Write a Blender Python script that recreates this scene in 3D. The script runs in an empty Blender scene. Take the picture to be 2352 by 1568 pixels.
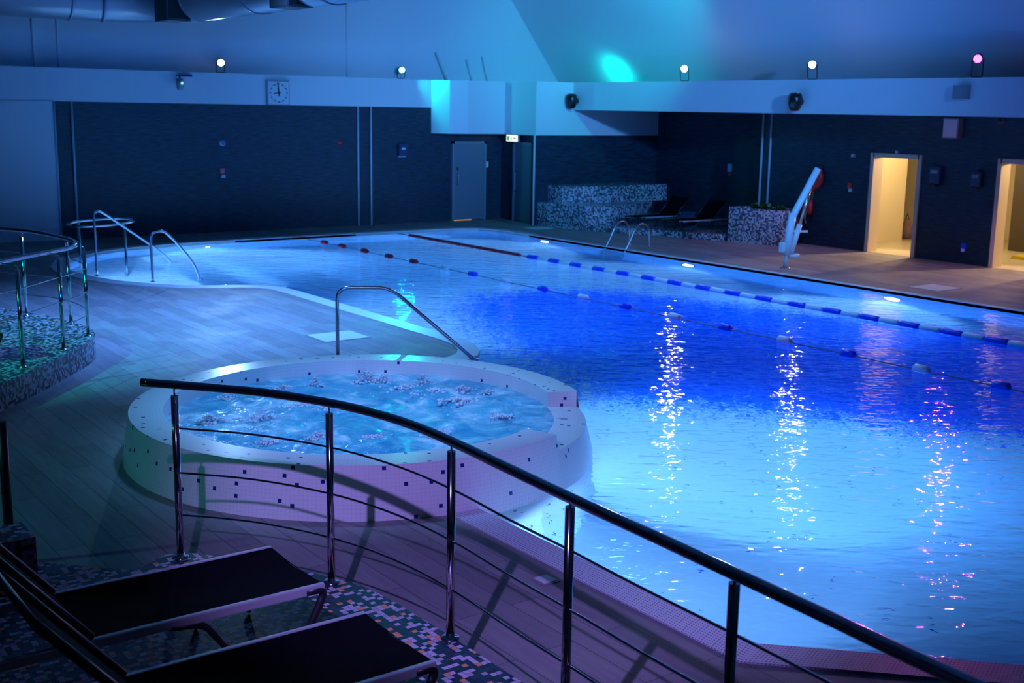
import bpy, bmesh, math, random
from mathutils import Vector, Matrix
random.seed(7)
sc = bpy.context.scene
COL = sc.collection
PI = math.pi

# ------------------------------------------------------------------ camera
FPX, PITCH, ROLL, YAW, CAMH = 2727.0, math.radians(11.056), math.radians(0.965), math.radians(36.36), 2.93
cp, sp = math.cos(PITCH), math.sin(PITCH)
hd = Vector((math.sin(YAW), math.cos(YAW), 0)); rt = Vector((math.cos(YAW), -math.sin(YAW), 0)); zz = Vector((0, 0, 1))
cw = hd * cp - zz * sp
cu = hd * sp + zz * cp
cr_, sr_ = math.cos(ROLL), math.sin(ROLL)
cx, cy = rt * cr_ + cu * sr_, cu * cr_ - rt * sr_
cam = bpy.data.cameras.new('camera'); camo = bpy.data.objects.new('camera', cam); COL.objects.link(camo)
M = Matrix((cx, cy, -cw)).transposed().to_4x4(); M.translation = (0, 0, CAMH)
camo.matrix_world = M
cam.sensor_width = 36.0; cam.lens = FPX / 2352.0 * 36.0; cam.clip_end = 200
cam.dof.use_dof = True; cam.dof.focus_distance = 7.6; cam.dof.aperture_fstop = 3.6
sc.camera = camo

# ------------------------------------------------------------------ object helpers
def tag(o, label=None, cat=None, group=None, kind=None):
    if label: o['label'] = label
    if cat: o['category'] = cat
    if group: o['group'] = group
    if kind: o['kind'] = kind
    return o

def empty(name, loc, label, cat, group=None, rz=0.0):
    o = bpy.data.objects.new(name, None); COL.objects.link(o)
    o.empty_display_size = 0.1
    o.location = loc; o.rotation_euler = (0, 0, rz)
    return tag(o, label, cat, group)

def copy_tree(o, parent=None):
    c = o.copy(); COL.objects.link(c)
    if parent: c.parent = parent
    for ch in list(o.children):
        copy_tree(ch, c)
    return c

def bezier_round(pts, rad, n=5):
    """polyline with rounded corners"""
    P = [Vector(p) for p in pts]; out = [P[0]]
    for i in range(1, len(P) - 1):
        a, b, c = P[i - 1], P[i], P[i + 1]
        r = min(rad, (a - b).length * .49, (c - b).length * .49)
        s = b + (a - b).normalized() * r; e = b + (c - b).normalized() * r
        for k in range(n + 1):
            t = k / n
            out.append(s * (1 - t) ** 2 + b * 2 * t * (1 - t) + e * t * t)
    out.append(P[-1]); return out

def smooth_path(pts, sub=6, closed=False):
    P = [Vector(p) for p in pts]; n = len(P); out = []
    rng = range(n if closed else n - 1)
    for i in rng:
        g = (lambda k: P[k % n]) if closed else (lambda k: P[min(max(k, 0), n - 1)])
        p0, p1, p2, p3 = g(i - 1), g(i), g(i + 1), g(i + 2)
        for k in range(sub):
            t = k / sub
            out.append(0.5 * ((2 * p1) + (p2 - p0) * t + (2 * p0 - 5 * p1 + 4 * p2 - p3) * t * t + (3 * p1 - p0 - 3 * p2 + p3) * t ** 3))
    if not closed: out.append(P[-1])
    return out

class MB:
    def __init__(s): s.v = []; s.f = []; s.uv = []; s.sm = []
    def face(s, pts, uv=None, smooth=False):
        b = len(s.v); s.v += [tuple(p) for p in pts]; s.f.append(tuple(range(b, b + len(pts))))
        if uv is None:
            p = [Vector(q) for q in pts]; nrm = (p[1] - p[0]).cross(p[-1] - p[0])
            ax = max(range(3), key=lambda k: abs(nrm[k]))
            i, j = [(1, 2), (0, 2), (0, 1)][ax]
            uv = [(q[i], q[j]) for q in p]
        s.uv.append(list(uv)); s.sm.append(smooth); return s
    def box(s, lo, hi, rz=0.0, piv=None, M=None):
        x0, y0, z0 = lo; x1, y1, z1 = hi
        c = [Vector(p) for p in ((x0, y0, z0), (x1, y0, z0), (x1, y1, z0), (x0, y1, z0), (x0, y0, z1), (x1, y0, z1), (x1, y1, z1), (x0, y1, z1))]
        fs = ((0, 3, 2, 1), (4, 5, 6, 7), (0, 1, 5, 4), (1, 2, 6, 5), (2, 3, 7, 6), (3, 0, 4, 7))
        uvs = []
        for f in fs:
            p = [c[k] for k in f]; nrm = (p[1] - p[0]).cross(p[-1] - p[0]); ax = max(range(3), key=lambda k: abs(nrm[k]))
            i, j = [(1, 2), (0, 2), (0, 1)][ax]; uvs.append([(q[i], q[j]) for q in p])
        if rz:
            pv = Vector(piv) if piv else Vector(((x0 + x1) / 2, (y0 + y1) / 2, 0)); R = Matrix.Rotation(rz, 3, 'Z')
            c = [R @ (p - pv) + pv for p in c]
        if M is not None: c = [M @ p for p in c]
        for f, u in zip(fs, uvs): s.face([c[k] for k in f], u)
        return s
    def bbox(s, lo, hi, bev, M=None, seg=2):
        bm = bmesh.new(); bmesh.ops.create_cube(bm, size=1)
        for v in bm.verts:
            v.co = Vector([lo[k] + (v.co[k] + .5) * (hi[k] - lo[k]) for k in range(3)])
        bmesh.ops.bevel(bm, geom=bm.edges[:], offset=bev, segments=seg, profile=.7, affect='EDGES')
        for f in bm.faces:
            p = [v.co.copy() for v in f.verts]
            uv = None
            if M is not None: p = [M @ q for q in p]
            s.face(p, uv, False)
        bm.free(); return s
    def tube(s, path, r, n=12, cap=True, closed=False, flat=1.0):
        P = [Vector(p) for p in path]; m = len(P); rings = []
        rr = r if isinstance(r, (list, tuple)) else [r] * m
        t0 = None; up = None
        for i in range(m):
            a = P[(i - 1) % m] if (closed or i > 0) else P[i]; b = P[(i + 1) % m] if (closed or i < m - 1) else P[i]
            t = (b - a).normalized()
            if up is None:
                up = Vector((0, 0, 1)) if abs(t.z) < .9 else Vector((1, 0, 0))
                up = (up - t * up.dot(t)).normalized()
            else:
                up = (up - t * up.dot(t))
                up = up.normalized() if up.length > 1e-6 else t.orthogonal().normalized()
            sd = t.cross(up)
            rings.append([P[i] + (sd * math.cos(2 * PI * k / n) + up * math.sin(2 * PI * k / n) * flat) * rr[i] for k in range(n)])
        L = 0.0
        for i in range(m if closed else m - 1):
            A, B = rings[i], rings[(i + 1) % m]; d = (P[(i + 1) % m] - P[i]).length
            for k in range(n):
                k2 = (k + 1) % n
                u0, u1 = k / n * 2 * PI * rr[i], (k + 1) / n * 2 * PI * rr[i]
                s.face([A[k], A[k2], B[k2], B[k]], [(u0, L), (u1, L), (u1, L + d), (u0, L + d)], True)
            L += d
        if cap and not closed:
            s.face(list(reversed(rings[0]))); s.face(rings[-1])
        return s
    def lathe(s, prof, c=(0, 0, 0), n=32, axis='Z', smooth=True, M=None):
        """prof: list of (r, z)"""
        c = Vector(c)
        def pt(r, z, k):
            a = 2 * PI * k / n
            p = Vector((r * math.cos(a), r * math.sin(a), z))
            if axis == 'X': p = Vector((p.z, p.x, p.y))
            if axis == 'Y': p = Vector((p.y, p.z, p.x))
            if M is not None: p = M @ p
            return c + p
        for i in range(len(prof) - 1):
            (r0, z0), (r1, z1) = prof[i], prof[i + 1]
            for k in range(n):
                q = []
                for (r, z, kk) in ((r0, z0, k), (r0, z0, k + 1), (r1, z1, k + 1), (r1, z1, k)):
                    p = pt(r, z, kk)
                    if not q or (p - q[-1]).length > 1e-7: q.append(p)
                if len(q) > 2 and (q[0] - q[-1]).length < 1e-7: q.pop()
                if len(q) > 2: s.face(q, None, smooth)
        return s
    def prism(s, poly, z0, z1, top=True, bot=True, closed=True, uo=0.0, side=True, smooth=False):
        n = len(poly); L = uo
        if side:
            for i in range(n if closed else n - 1):
                a, b = poly[i], poly[(i + 1) % n]; d = math.hypot(b[0] - a[0], b[1] - a[1])
                s.face([(a[0], a[1], z0), (b[0], b[1], z0), (b[0], b[1], z1), (a[0], a[1], z1)], [(L, z0), (L + d, z0), (L + d, z1), (L, z1)], smooth); L += d
        if top: s.face([(p[0], p[1], z1) for p in poly], [(p[0], p[1]) for p in poly])
        if bot: s.face([(p[0], p[1], z0) for p in reversed(poly)], [(p[0], p[1]) for p in reversed(poly)])
        return s
    def build(s, name, mat, parent=None, merge=True, kind=None):
        off = Vector((0, 0, 0))
        if parent is not None:
            off = WORLD.get(parent.name, Vector((0, 0, 0)))
        me = bpy.data.meshes.new(name)
        me.from_pydata([tuple(Vector(v) - off) for v in s.v], [], s.f)
        ul = me.uv_layers.new(name='UVMap'); k = 0
        for f, u in zip(me.polygons, s.uv):
            for li, q in zip(f.loop_indices, u): ul.data[li].uv = q
        me.polygons.foreach_set('use_smooth', s.sm)
        if merge:
            bm = bmesh.new(); bm.from_mesh(me); bmesh.ops.remove_doubles(bm, verts=bm.verts, dist=1e-5); bm.to_mesh(me); bm.free()
        me.materials.append(mat)
        o = bpy.data.objects.new(name, me); COL.objects.link(o)
        if parent is not None:
            o.parent = parent; WORLD[o.name] = off
        if kind: o['kind'] = kind
        return o
WORLD = {}
def root(name, loc, label, cat, group=None):
    o = empty(name, loc, label, cat, group); WORLD[o.name] = Vector(loc); return o
def local(name, label, cat, group=None):
    """a thing modelled around its own origin"""
    o = empty(name, (0, 0, 0), label, cat, group); WORLD[o.name] = Vector((0, 0, 0)); return o

# ------------------------------------------------------------------ materials
def nodes(name):
    m = bpy.data.materials.new(name); m.use_nodes = True; t = m.node_tree
    b = t.nodes.get('Principled BSDF'); return m, t, b
def P(name, col, rough=.5, metal=0.0, spec=.5, emit=None, es=0.0, coat=0.0):
    m, t, b = nodes(name)
    b.inputs['Base Color'].default_value = (*col, 1); b.inputs['Roughness'].default_value = rough
    b.inputs['Metallic'].default_value = metal; b.inputs['Specular IOR Level'].default_value = spec
    b.inputs['Coat Weight'].default_value = coat
    if emit: b.inputs['Emission Color'].default_value = (*emit, 1); b.inputs['Emission Strength'].default_value = es
    return m
def N(t, typ, **kw):
    n = t.nodes.new(typ)
    for k, v in kw.items():
        if k in ('operation', 'blend_type', 'data_type', 'noise_dimensions', 'interpolation', 'attribute_name', 'feature', 'mode', 'invert'): setattr(n, k, v)
        else: n.inputs[k].default_value = v
    return n
def L(t, a, b): t.links.new(a, b)
def cells(t, size, coord='UV', off=0.0013):
    """integer tile id (vector) and a grout mask"""
    tc = N(t, 'ShaderNodeTexCoord'); sc_ = N(t, 'ShaderNodeVectorMath', operation='SCALE'); sc_.inputs['Scale'].default_value = 1.0 / size
    ad = N(t, 'ShaderNodeVectorMath', operation='ADD'); ad.inputs[1].default_value = (off, off * 1.7, off * 2.3)
    L(t, tc.outputs[coord], ad.inputs[0]); L(t, ad.outputs[0], sc_.inputs[0])
    fl = N(t, 'ShaderNodeVectorMath', operation='FLOOR'); L(t, sc_.outputs[0], fl.inputs[0])
    fr = N(t, 'ShaderNodeVectorMath', operation='FRACTION'); L(t, sc_.outputs[0], fr.inputs[0])
    sx = N(t, 'ShaderNodeSeparateXYZ'); L(t, fr.outputs[0], sx.inputs[0])
    g = []
    for ax in ('X', 'Y'):
        a = N(t, 'ShaderNodeMath', operation='SUBTRACT'); L(t, sx.outputs[ax], a.inputs[0]); a.inputs[1].default_value = .5
        b = N(t, 'ShaderNodeMath', operation='ABSOLUTE'); L(t, a.outputs[0], b.inputs[0]); g.append(b)
    mx = N(t, 'ShaderNodeMath', operation='MAXIMUM'); L(t, g[0].outputs[0], mx.inputs[0]); L(t, g[1].outputs[0], mx.inputs[1])
    gr = N(t, 'ShaderNodeMath', operation='GREATER_THAN'); L(t, mx.outputs[0], gr.inputs[0]); gr.inputs[1].default_value = .46
    wn = N(t, 'ShaderNodeTexWhiteNoise', noise_dimensions='3D'); L(t, fl.outputs[0], wn.inputs['Vector'])
    return wn, gr, fl
def ramp(t, stops, interp='CONSTANT'):
    r = t.nodes.new('ShaderNodeValToRGB'); r.color_ramp.interpolation = interp
    while len(r.color_ramp.elements) < len(stops): r.color_ramp.elements.new(.5)
    for e, (p, c) in zip(r.color_ramp.elements, stops): e.position = p; e.color = (*c, 1)
    return r
def mixc(t, fac, a, b):
    m = t.nodes.new('ShaderNodeMix'); m.data_type = 'RGBA'
    for s, v in ((m.inputs[0], fac), (m.inputs[6], a), (m.inputs[7], b)):
        if hasattr(v, 'is_output') or hasattr(v, 'links'): L(t, v, s)
        elif isinstance(v, (int, float)): s.default_value = v
        else: s.default_value = (*v, 1)
    return m.outputs[2]

def mosaic(name, size, stops, grout=(.05, .055, .06), rough=.25):
    m, t, b = nodes(name); wn, gr, fl = cells(t, size)
    r = ramp(t, stops); L(t, wn.outputs['Value'], r.inputs[0])
    L(t, mixc(t, gr.outputs[0], r.outputs[0], grout), b.inputs['Base Color'])
    b.inputs['Roughness'].default_value = rough
    return m
MOS = mosaic('mosaic_tiles', .031, [(0, (.012, .040, .055)), (.34, (.02, .065, .07)), (.46, (.58, .52, .62)), (.70, (.44, .40, .50)), (.80, (.03, .07, .09)), (.88, (.85, .32, .14)), (.95, (.015, .045, .06))])
MOSR = mosaic('mosaic_tiles_riser', .031, [(0, (.03, .05, .08)), (.26, (.05, .09, .11)), (.42, (.55, .50, .58)), (.72, (.42, .36, .48)), (.86, (.62, .26, .16)), (.93, (.03, .06, .08))])
MOSF = mosaic('mosaic_tiles_far', .036, [(0, (.06, .09, .12)), (.2, (.10, .15, .18)), (.38, (.60, .62, .70)), (.66, (.46, .48, .56)), (.80, (.10, .14, .18)), (.86, (.66, .38, .30)), (.93, (.05, .08, .10))])
def speck(name, size, frac, base, dots, grout, rough=.22):
    m, t, b = nodes(name); wn, gr, fl = cells(t, size)
    lt = N(t, 'ShaderNodeMath', operation='LESS_THAN'); L(t, wn.outputs['Value'], lt.inputs[0]); lt.inputs[1].default_value = frac
    c = mixc(t, lt.outputs[0], base, dots); L(t, mixc(t, gr.outputs[0], c, grout), b.inputs['Base Color'])
    b.inputs['Roughness'].default_value = rough; return m
SPA = speck('white_mosaic_with_blue_dots', .031, .019, (.80, .80, .80), (.01, .02, .16), (.66, .67, .69))
SPAF = speck('white_mosaic_floor', .05, .01, (.80, .82, .84), (.02, .05, .3), (.62, .66, .70), .4)

# pool floor: white tiles dissolving tile by tile into royal blue where the zone attribute says so
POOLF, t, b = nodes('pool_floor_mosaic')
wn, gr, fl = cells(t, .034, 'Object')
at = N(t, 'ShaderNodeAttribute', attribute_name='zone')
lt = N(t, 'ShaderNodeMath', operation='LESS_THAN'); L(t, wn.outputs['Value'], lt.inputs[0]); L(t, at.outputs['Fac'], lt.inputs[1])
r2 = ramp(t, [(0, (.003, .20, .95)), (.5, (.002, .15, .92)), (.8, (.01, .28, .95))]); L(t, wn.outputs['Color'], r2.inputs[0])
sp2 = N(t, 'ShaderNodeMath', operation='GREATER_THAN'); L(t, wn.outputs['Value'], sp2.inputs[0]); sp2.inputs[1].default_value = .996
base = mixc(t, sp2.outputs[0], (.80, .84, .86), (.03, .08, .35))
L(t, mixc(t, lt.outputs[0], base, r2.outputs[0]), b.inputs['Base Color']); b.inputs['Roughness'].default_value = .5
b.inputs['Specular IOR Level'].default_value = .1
POOLW = P('pool_wall_tile', (.78, .83, .86), .4)

# deck: long stone-look planks laid along Y
DECK, t, b = nodes('stone_planks')
tc = N(t, 'ShaderNodeTexCoord'); mp = N(t, 'ShaderNodeMapping'); mp.inputs['Rotation'].default_value = (0, 0, PI / 2)
L(t, tc.outputs['Object'], mp.inputs[0])
br = N(t, 'ShaderNodeTexBrick'); L(t, mp.outputs[0], br.inputs['Vector'])
br.inputs['Scale'].default_value = 1.0; br.inputs['Brick Width'].default_value = 1.2; br.inputs['Row Height'].default_value = .2
br.inputs['Mortar Size'].default_value = .003; br.inputs['Color1'].default_value = (.30, .28, .28, 1); br.inputs['Color2'].default_value = (.20, .19, .20, 1)
br.inputs['Mortar'].default_value = (.07, .07, .08, 1); br.inputs['Mortar Smooth'].default_value = .1
ms = N(t, 'ShaderNodeMapping'); ms.inputs['Scale'].default_value = (14, 1.2, 1); L(t, tc.outputs['Object'], ms.inputs[0])
nz = N(t, 'ShaderNodeTexNoise', Scale=1.6, Detail=5.0); L(t, ms.outputs[0], nz.inputs['Vector'])
rr = ramp(t, [(.3, (.82, .82, .82)), (.7, (1.08, 1.08, 1.08))], 'LINEAR'); L(t, nz.outputs[0], rr.inputs[0])
mm = t.nodes.new('ShaderNodeMix'); mm.data_type = 'RGBA'; mm.blend_type = 'MULTIPLY'; mm.inputs[0].default_value = 1
L(t, br.outputs['Color'], mm.inputs[6]); L(t, rr.outputs[0], mm.inputs[7]); L(t, mm.outputs[2], b.inputs['Base Color'])
b.inputs['Roughness'].default_value = .42
n2 = N(t, 'ShaderNodeTexNoise', Scale=1.3, Detail=3.0); L(t, tc.outputs['Object'], n2.inputs['Vector'])
r3 = ramp(t, [(.35, (.46,) * 3), (.65, (.66,) * 3)], 'LINEAR'); L(t, n2.outputs[0], r3.inputs[0]); L(t, r3.outputs[0], b.inputs['Roughness'])
bp = N(t, 'ShaderNodeBump', Strength=.25, Distance=.004); L(t, nz.outputs[0], bp.inputs['Height']); L(t, bp.outputs[0], b.inputs['Normal'])

# dark split-stone cladding
CLAD, t, b = nodes('dark_wall_cladding')
tc = N(t, 'ShaderNodeTexCoord'); ms = N(t, 'ShaderNodeMapping'); ms.inputs['Scale'].default_value = (2.5, 2.5, 22); L(t, tc.outputs['Object'], ms.inputs[0])
nz = N(t, 'ShaderNodeTexNoise', Scale=1.5, Detail=4.0); L(t, ms.outputs[0], nz.inputs['Vector'])
rr = ramp(t, [(.3, (.004, .014, .028)), (.62, (.010, .040, .070)), (.8, (.024, .074, .115))], 'LINEAR'); L(t, nz.outputs[0], rr.inputs[0]); L(t, rr.outputs[0], b.inputs['Base Color'])
b.inputs['Roughness'].default_value = .55
bp = N(t, 'ShaderNodeBump', Strength=.4, Distance=.01); L(t, nz.outputs[0], bp.inputs['Height']); L(t, bp.outputs[0], b.inputs['Normal'])

WHITE = P('white_paint', (.78, .78, .78), .55)
ROOF = P('white_ceiling_board', (.72, .72, .74), .6)
COPE = P('white_coping_tile', (.70, .71, .73), .35)
CREAM = P('cream_paint', (.78, .66, .42), .6)
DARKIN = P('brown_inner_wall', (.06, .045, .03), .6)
FRAME = P('cream_door_frame', (.70, .58, .44), .45)
STEEL = P('polished_steel', (.62, .62, .64), .12, 1.0)
STEELB = P('brushed_steel', (.55, .56, .58), .22, 1.0)
PIPE = P('white_edge_trim', (.62, .64, .66), .35)
BLACK = P('black_plastic', (.012, .012, .014), .4)
SLING = P('black_mesh_fabric', (.003, .004, .007), .9, spec=.05)
ALU = P('grey_aluminium', (.72, .72, .76), .38, .6)
DOORM = P('grey_door_laminate', (.16, .20, .24), .4)
DFRAME = P('grey_door_frame', (.22, .26, .30), .4)
WPLAS = P('white_plastic', (.75, .76, .78), .35)
GREYP = P('grey_plastic', (.25, .26, .28), .5)
RED = P('red_plastic', (.75, .03, .03), .35)
DKRED = P('dark_red_plastic', (.35, .015, .02), .4)
PINK = P('red_box_face', (.80, .10, .14), .4)
BLUEP = P('blue_float_plastic', (.006, .07, .80), .4)
REDF = P('red_float_plastic', (.42, .015, .03), .4)
WHITEF = P('white_float_plastic', (.85, .87, .88), .4)
CABLE = P('rope', (.22, .24, .30), .6)
YEL = P('yellow_plastic', (.85, .62, .02), .4)
TAN = P('yellow_rope', (.55, .42, .12), .8)
LEAF = P('green_leaf', (.04, .13, .03), .5)
LEAF2 = P('pale_green_leaf', (.30, .45, .22), .5)
SOIL = P('dark_soil', (.02, .018, .015), .9)
BIN = P('dark_blue_plastic', (.03, .05, .12), .4)
PURP = P('dark_purple_fabric', (.16, .09, .14), .8)
DUCT = P('painted_duct_metal', (.34, .36, .38), .3, .35)
GREY_G = P('grate_plastic', (.62, .62, .68), .4)
def EM(name, col, s): return P(name, (0, 0, 0), .5, emit=col, es=s)

# clear water
def water_mat(name, scl, strength, dist, rough=.03):
    m, t, b = nodes(name); t.nodes.remove(b); out = t.nodes['Material Output']
    tc = N(t, 'ShaderNodeTexCoord')
    mp = t.nodes.new('ShaderNodeMapping'); mp.vector_type = 'TEXTURE'; mp.inputs['Rotation'].default_value = (0, 0, -YAW); mp.inputs['Scale'].default_value = (2.1 / scl, 1.0 / scl, 1)
    L(t, tc.outputs['Object'], mp.inputs[0])
    n1 = N(t, 'ShaderNodeTexNoise', Scale=1.7, Detail=2.0, Distortion=.4); L(t, mp.outputs[0], n1.inputs['Vector'])
    n2 = N(t, 'ShaderNodeTexNoise', Scale=6.0, Detail=2.0, Distortion=.3); L(t, mp.outputs[0], n2.inputs['Vector'])
    a = N(t, 'ShaderNodeMath', operation='MULTIPLY'); L(t, n2.outputs[0], a.inputs[0]); a.inputs[1].default_value = .50
    n3 = N(t, 'ShaderNodeTexNoise', Scale=12.0, Detail=1.0, Distortion=.3); L(t, mp.outputs[0], n3.inputs['Vector'])
    a3 = N(t, 'ShaderNodeMath', operation='MULTIPLY_ADD'); L(t, n3.outputs[0], a3.inputs[0]); a3.inputs[1].default_value = .32; L(t, a.outputs[0], a3.inputs[2])
    s = N(t, 'ShaderNodeMath', operation='ADD'); n1w = N(t, 'ShaderNodeMath', operation='MULTIPLY'); n1w.inputs[1].default_value = .6; L(t, n1.outputs[0], n1w.inputs[0]); L(t, n1w.outputs[0], s.inputs[0]); L(t, a3.outputs[0], s.inputs[1])
    bp = N(t, 'ShaderNodeBump', Strength=strength, Distance=dist); L(t, s.outputs[0], bp.inputs['Height'])
    fz = N(t, 'ShaderNodeFresnel', IOR=1.33); L(t, bp.outputs[0], fz.inputs['Normal'])
    gl = N(t, 'ShaderNodeBsdfGlossy', Roughness=rough); L(t, bp.outputs[0], gl.inputs['Normal'])
    rf = N(t, 'ShaderNodeBsdfRefraction', IOR=1.33, Roughness=0.0); L(t, bp.outputs[0], rf.inputs['Normal'])
    rf.inputs['Color'].default_value = (.93, .98, 1, 1)
    mx = N(t, 'ShaderNodeMixShader'); L(t, fz.outputs[0], mx.inputs[0]); L(t, rf.outputs[0], mx.inputs[1]); L(t, gl.outputs[0], mx.inputs[2])
    L(t, mx.outputs[0], out.inputs['Surface'])
    va = N(t, 'ShaderNodeVolumeAbsorption', Density=.36); va.inputs['Color'].default_value = (.28, .70, .97, 1); L(t, va.outputs[0], out.inputs['Volume']); return m
WATER = water_mat('clear_pool_water', 1.0, .75, .035)

# aerated whirlpool water
SPAWATER, t, b = nodes('bubbling_water')
tc = N(t, 'ShaderNodeTexCoord')
n1 = N(t, 'ShaderNodeTexNoise', Scale=3.0, Detail=6.0, Distortion=1.2); L(t, tc.outputs['Object'], n1.inputs['Vector'])
rr = ramp(t, [(.36, (.06, .36, .54)), (.50, (.14, .50, .66)), (.60, (.36, .68, .80)), (.70, (.85, .88, .95))], 'LINEAR'); L(t, n1.outputs[0], rr.inputs[0]); L(t, rr.outputs[0], b.inputs['Base Color'])
b.inputs['Roughness'].default_value = .12
n2 = N(t, 'ShaderNodeTexNoise', Scale=14.0, Detail=5.0, Distortion=.8); L(t, tc.outputs['Object'], n2.inputs['Vector'])
bp = N(t, 'ShaderNodeBump', Strength=.8, Distance=.03); L(t, n2.outputs[0], bp.inputs['Height']); L(t, bp.outputs[0], b.inputs['Normal'])
FOAM, t, b = nodes('white_foam')
b.inputs['Base Color'].default_value = (.70, .80, .88, 1); b.inputs['Roughness'].default_value = .6
tc = N(t, 'ShaderNodeTexCoord'); n2 = N(t, 'ShaderNodeTexNoise', Scale=45.0, Detail=4.0); L(t, tc.outputs['Object'], n2.inputs['Vector'])
bp = N(t, 'ShaderNodeBump', Strength=1.0, Distance=.02); L(t, n2.outputs[0], bp.inputs['Height']); L(t, bp.outputs[0], b.inputs['Normal'])

# perforated grate strip
GRATE, t, b = nodes('overflow_grate')
tc = N(t, 'ShaderNodeTexCoord'); wv = N(t, 'ShaderNodeTexWave', Scale=15.0); wv.bands_direction = 'X'; L(t, tc.outputs['UV'], wv.inputs['Vector'])
w2 = N(t, 'ShaderNodeTexWave', Scale=12.0); w2.bands_direction = 'Y'; L(t, tc.outputs['UV'], w2.inputs['Vector'])
mu = N(t, 'ShaderNodeMath', operation='MULTIPLY'); L(t, wv.outputs['Fac'], mu.inputs[0]); L(t, w2.outputs['Fac'], mu.inputs[1])
rr = ramp(t, [(.35, (.62, .64, .74)), (.6, (.20, .22, .30))], 'LINEAR'); L(t, mu.outputs[0], rr.inputs[0]); L(t, rr.outputs[0], b.inputs['Base Color'])
b.inputs['Roughness'].default_value = .4
# green EXIT sign face: light panel with a dark running-man block and arrow built as geometry
# ------------------------------------------------------------------ SETTING
POOL = [(6.2, 10.15), (7.2, 11.22), (7.78, 11.43), (8.0, 11.56), (8.2, 11.8), (8.36, 12.15), (8.42, 12.55), (8.42, 15.0), (8.42, 17.2), (8.38, 17.72), (8.2, 18.06),
        (7.94, 18.28), (7.52, 18.47), (7.12, 18.68), (6.71, 19.17), (6.36, 19.75), (6.16, 20.38), (6.07, 20.9), (6.05, 21.45), (6.15, 22.05), (6.45, 22.85),
        (6.9, 23.45), (7.4, 23.9), (8.1, 24.25), (9.2, 24.48), (10.5, 24.58), (13.5, 24.58), (16.2, 24.5), (16.75, 24.25), (17.0, 23.7), (17.03, 22.5),
        (17.03, 12.0), (17.03, 1.0), (8.0, 1.0), (4.82, 4.18), (4.82, 7.15), (4.95, 8.6), (5.6, 9.6)]
ZW, ZF = -.05, -1.2
X0, X1, Y0, Y1 = -5.0, 28.0, -5.0, 26.9
def fill(name, outer, holes, z, mat, flip=False):
    bm = bmesh.new(); es = []
    for lp in [outer] + holes:
        vs = [bm.verts.new((p[0], p[1], z)) for p in lp]
        es += [bm.edges.new((vs[i], vs[(i + 1) % len(vs)])) for i in range(len(vs))]
    bmesh.ops.triangle_fill(bm, use_beauty=True, use_dissolve=False, edges=es)
    for f in bm.faces:
        if (f.normal.z < 0) != flip: f.normal_flip()
    uv = bm.loops.layers.uv.new('UVMap')
    for f in bm.faces:
        for l in f.loops: l[uv].uv = (l.vert.co.x, l.vert.co.y)
    me = bpy.data.meshes.new(name); bm.to_mesh(me); bm.free(); me.materials.append(mat)
    o = bpy.data.objects.new(name, me); COL.objects.link(o); return o
tag(fill('floor', [(X0, Y0), (X1, Y0), (X1, Y1), (X0, Y1)], [POOL], 0.0, DECK), kind='structure')

# basin walls
b = MB().prism(list(reversed(POOL)), ZF, -.0, top=False, bot=False)
tag(b.build('trim_1', POOLW), kind='structure')
# basin floor with the zone attribute
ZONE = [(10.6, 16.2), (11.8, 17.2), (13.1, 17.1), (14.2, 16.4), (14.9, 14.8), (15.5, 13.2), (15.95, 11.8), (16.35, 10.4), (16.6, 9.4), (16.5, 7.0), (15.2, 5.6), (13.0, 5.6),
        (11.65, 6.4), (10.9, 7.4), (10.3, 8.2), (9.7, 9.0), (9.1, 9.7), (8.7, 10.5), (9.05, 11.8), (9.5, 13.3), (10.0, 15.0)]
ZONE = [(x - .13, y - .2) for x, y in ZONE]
def sdist(x, y, poly):
    ins = False; d = 1e9; n = len(poly)
    for i in range(n):
        ax, ay = poly[i]; bx, by = poly[(i + 1) % n]
        if (ay > y) != (by > y) and x < (bx - ax) * (y - ay) / (by - ay) + ax: ins = not ins
        vx, vy = bx - ax, by - ay; tt = max(0, min(1, ((x - ax) * vx + (y - ay) * vy) / (vx * vx + vy * vy)))
        d = min(d, math.hypot(x - ax - tt * vx, y - ay - tt * vy))
    return d if ins else -d
g = MB(); nx, ny = 60, 120
gx0, gx1, gy0, gy1 = 4.2, 17.1, .8, 24.7
me = bpy.data.meshes.new('pool_floor'); vs = []; fs = []; zn = []
for j in range(ny + 1):
    for i in range(nx + 1):
        x = gx0 + (gx1 - gx0) * i / nx; y = gy0 + (gy1 - gy0) * j / ny
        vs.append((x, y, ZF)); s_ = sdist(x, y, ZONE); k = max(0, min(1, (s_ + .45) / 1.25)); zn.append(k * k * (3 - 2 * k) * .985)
for j in range(ny):
    for i in range(nx):
        a = j * (nx + 1) + i; fs.append((a, a + 1, a + nx + 2, a + nx + 1))
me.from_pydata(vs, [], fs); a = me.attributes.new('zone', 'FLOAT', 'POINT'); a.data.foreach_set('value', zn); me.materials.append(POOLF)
o = bpy.data.objects.new('pool_floor', me); COL.objects.link(o); tag(o, kind='structure')
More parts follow.
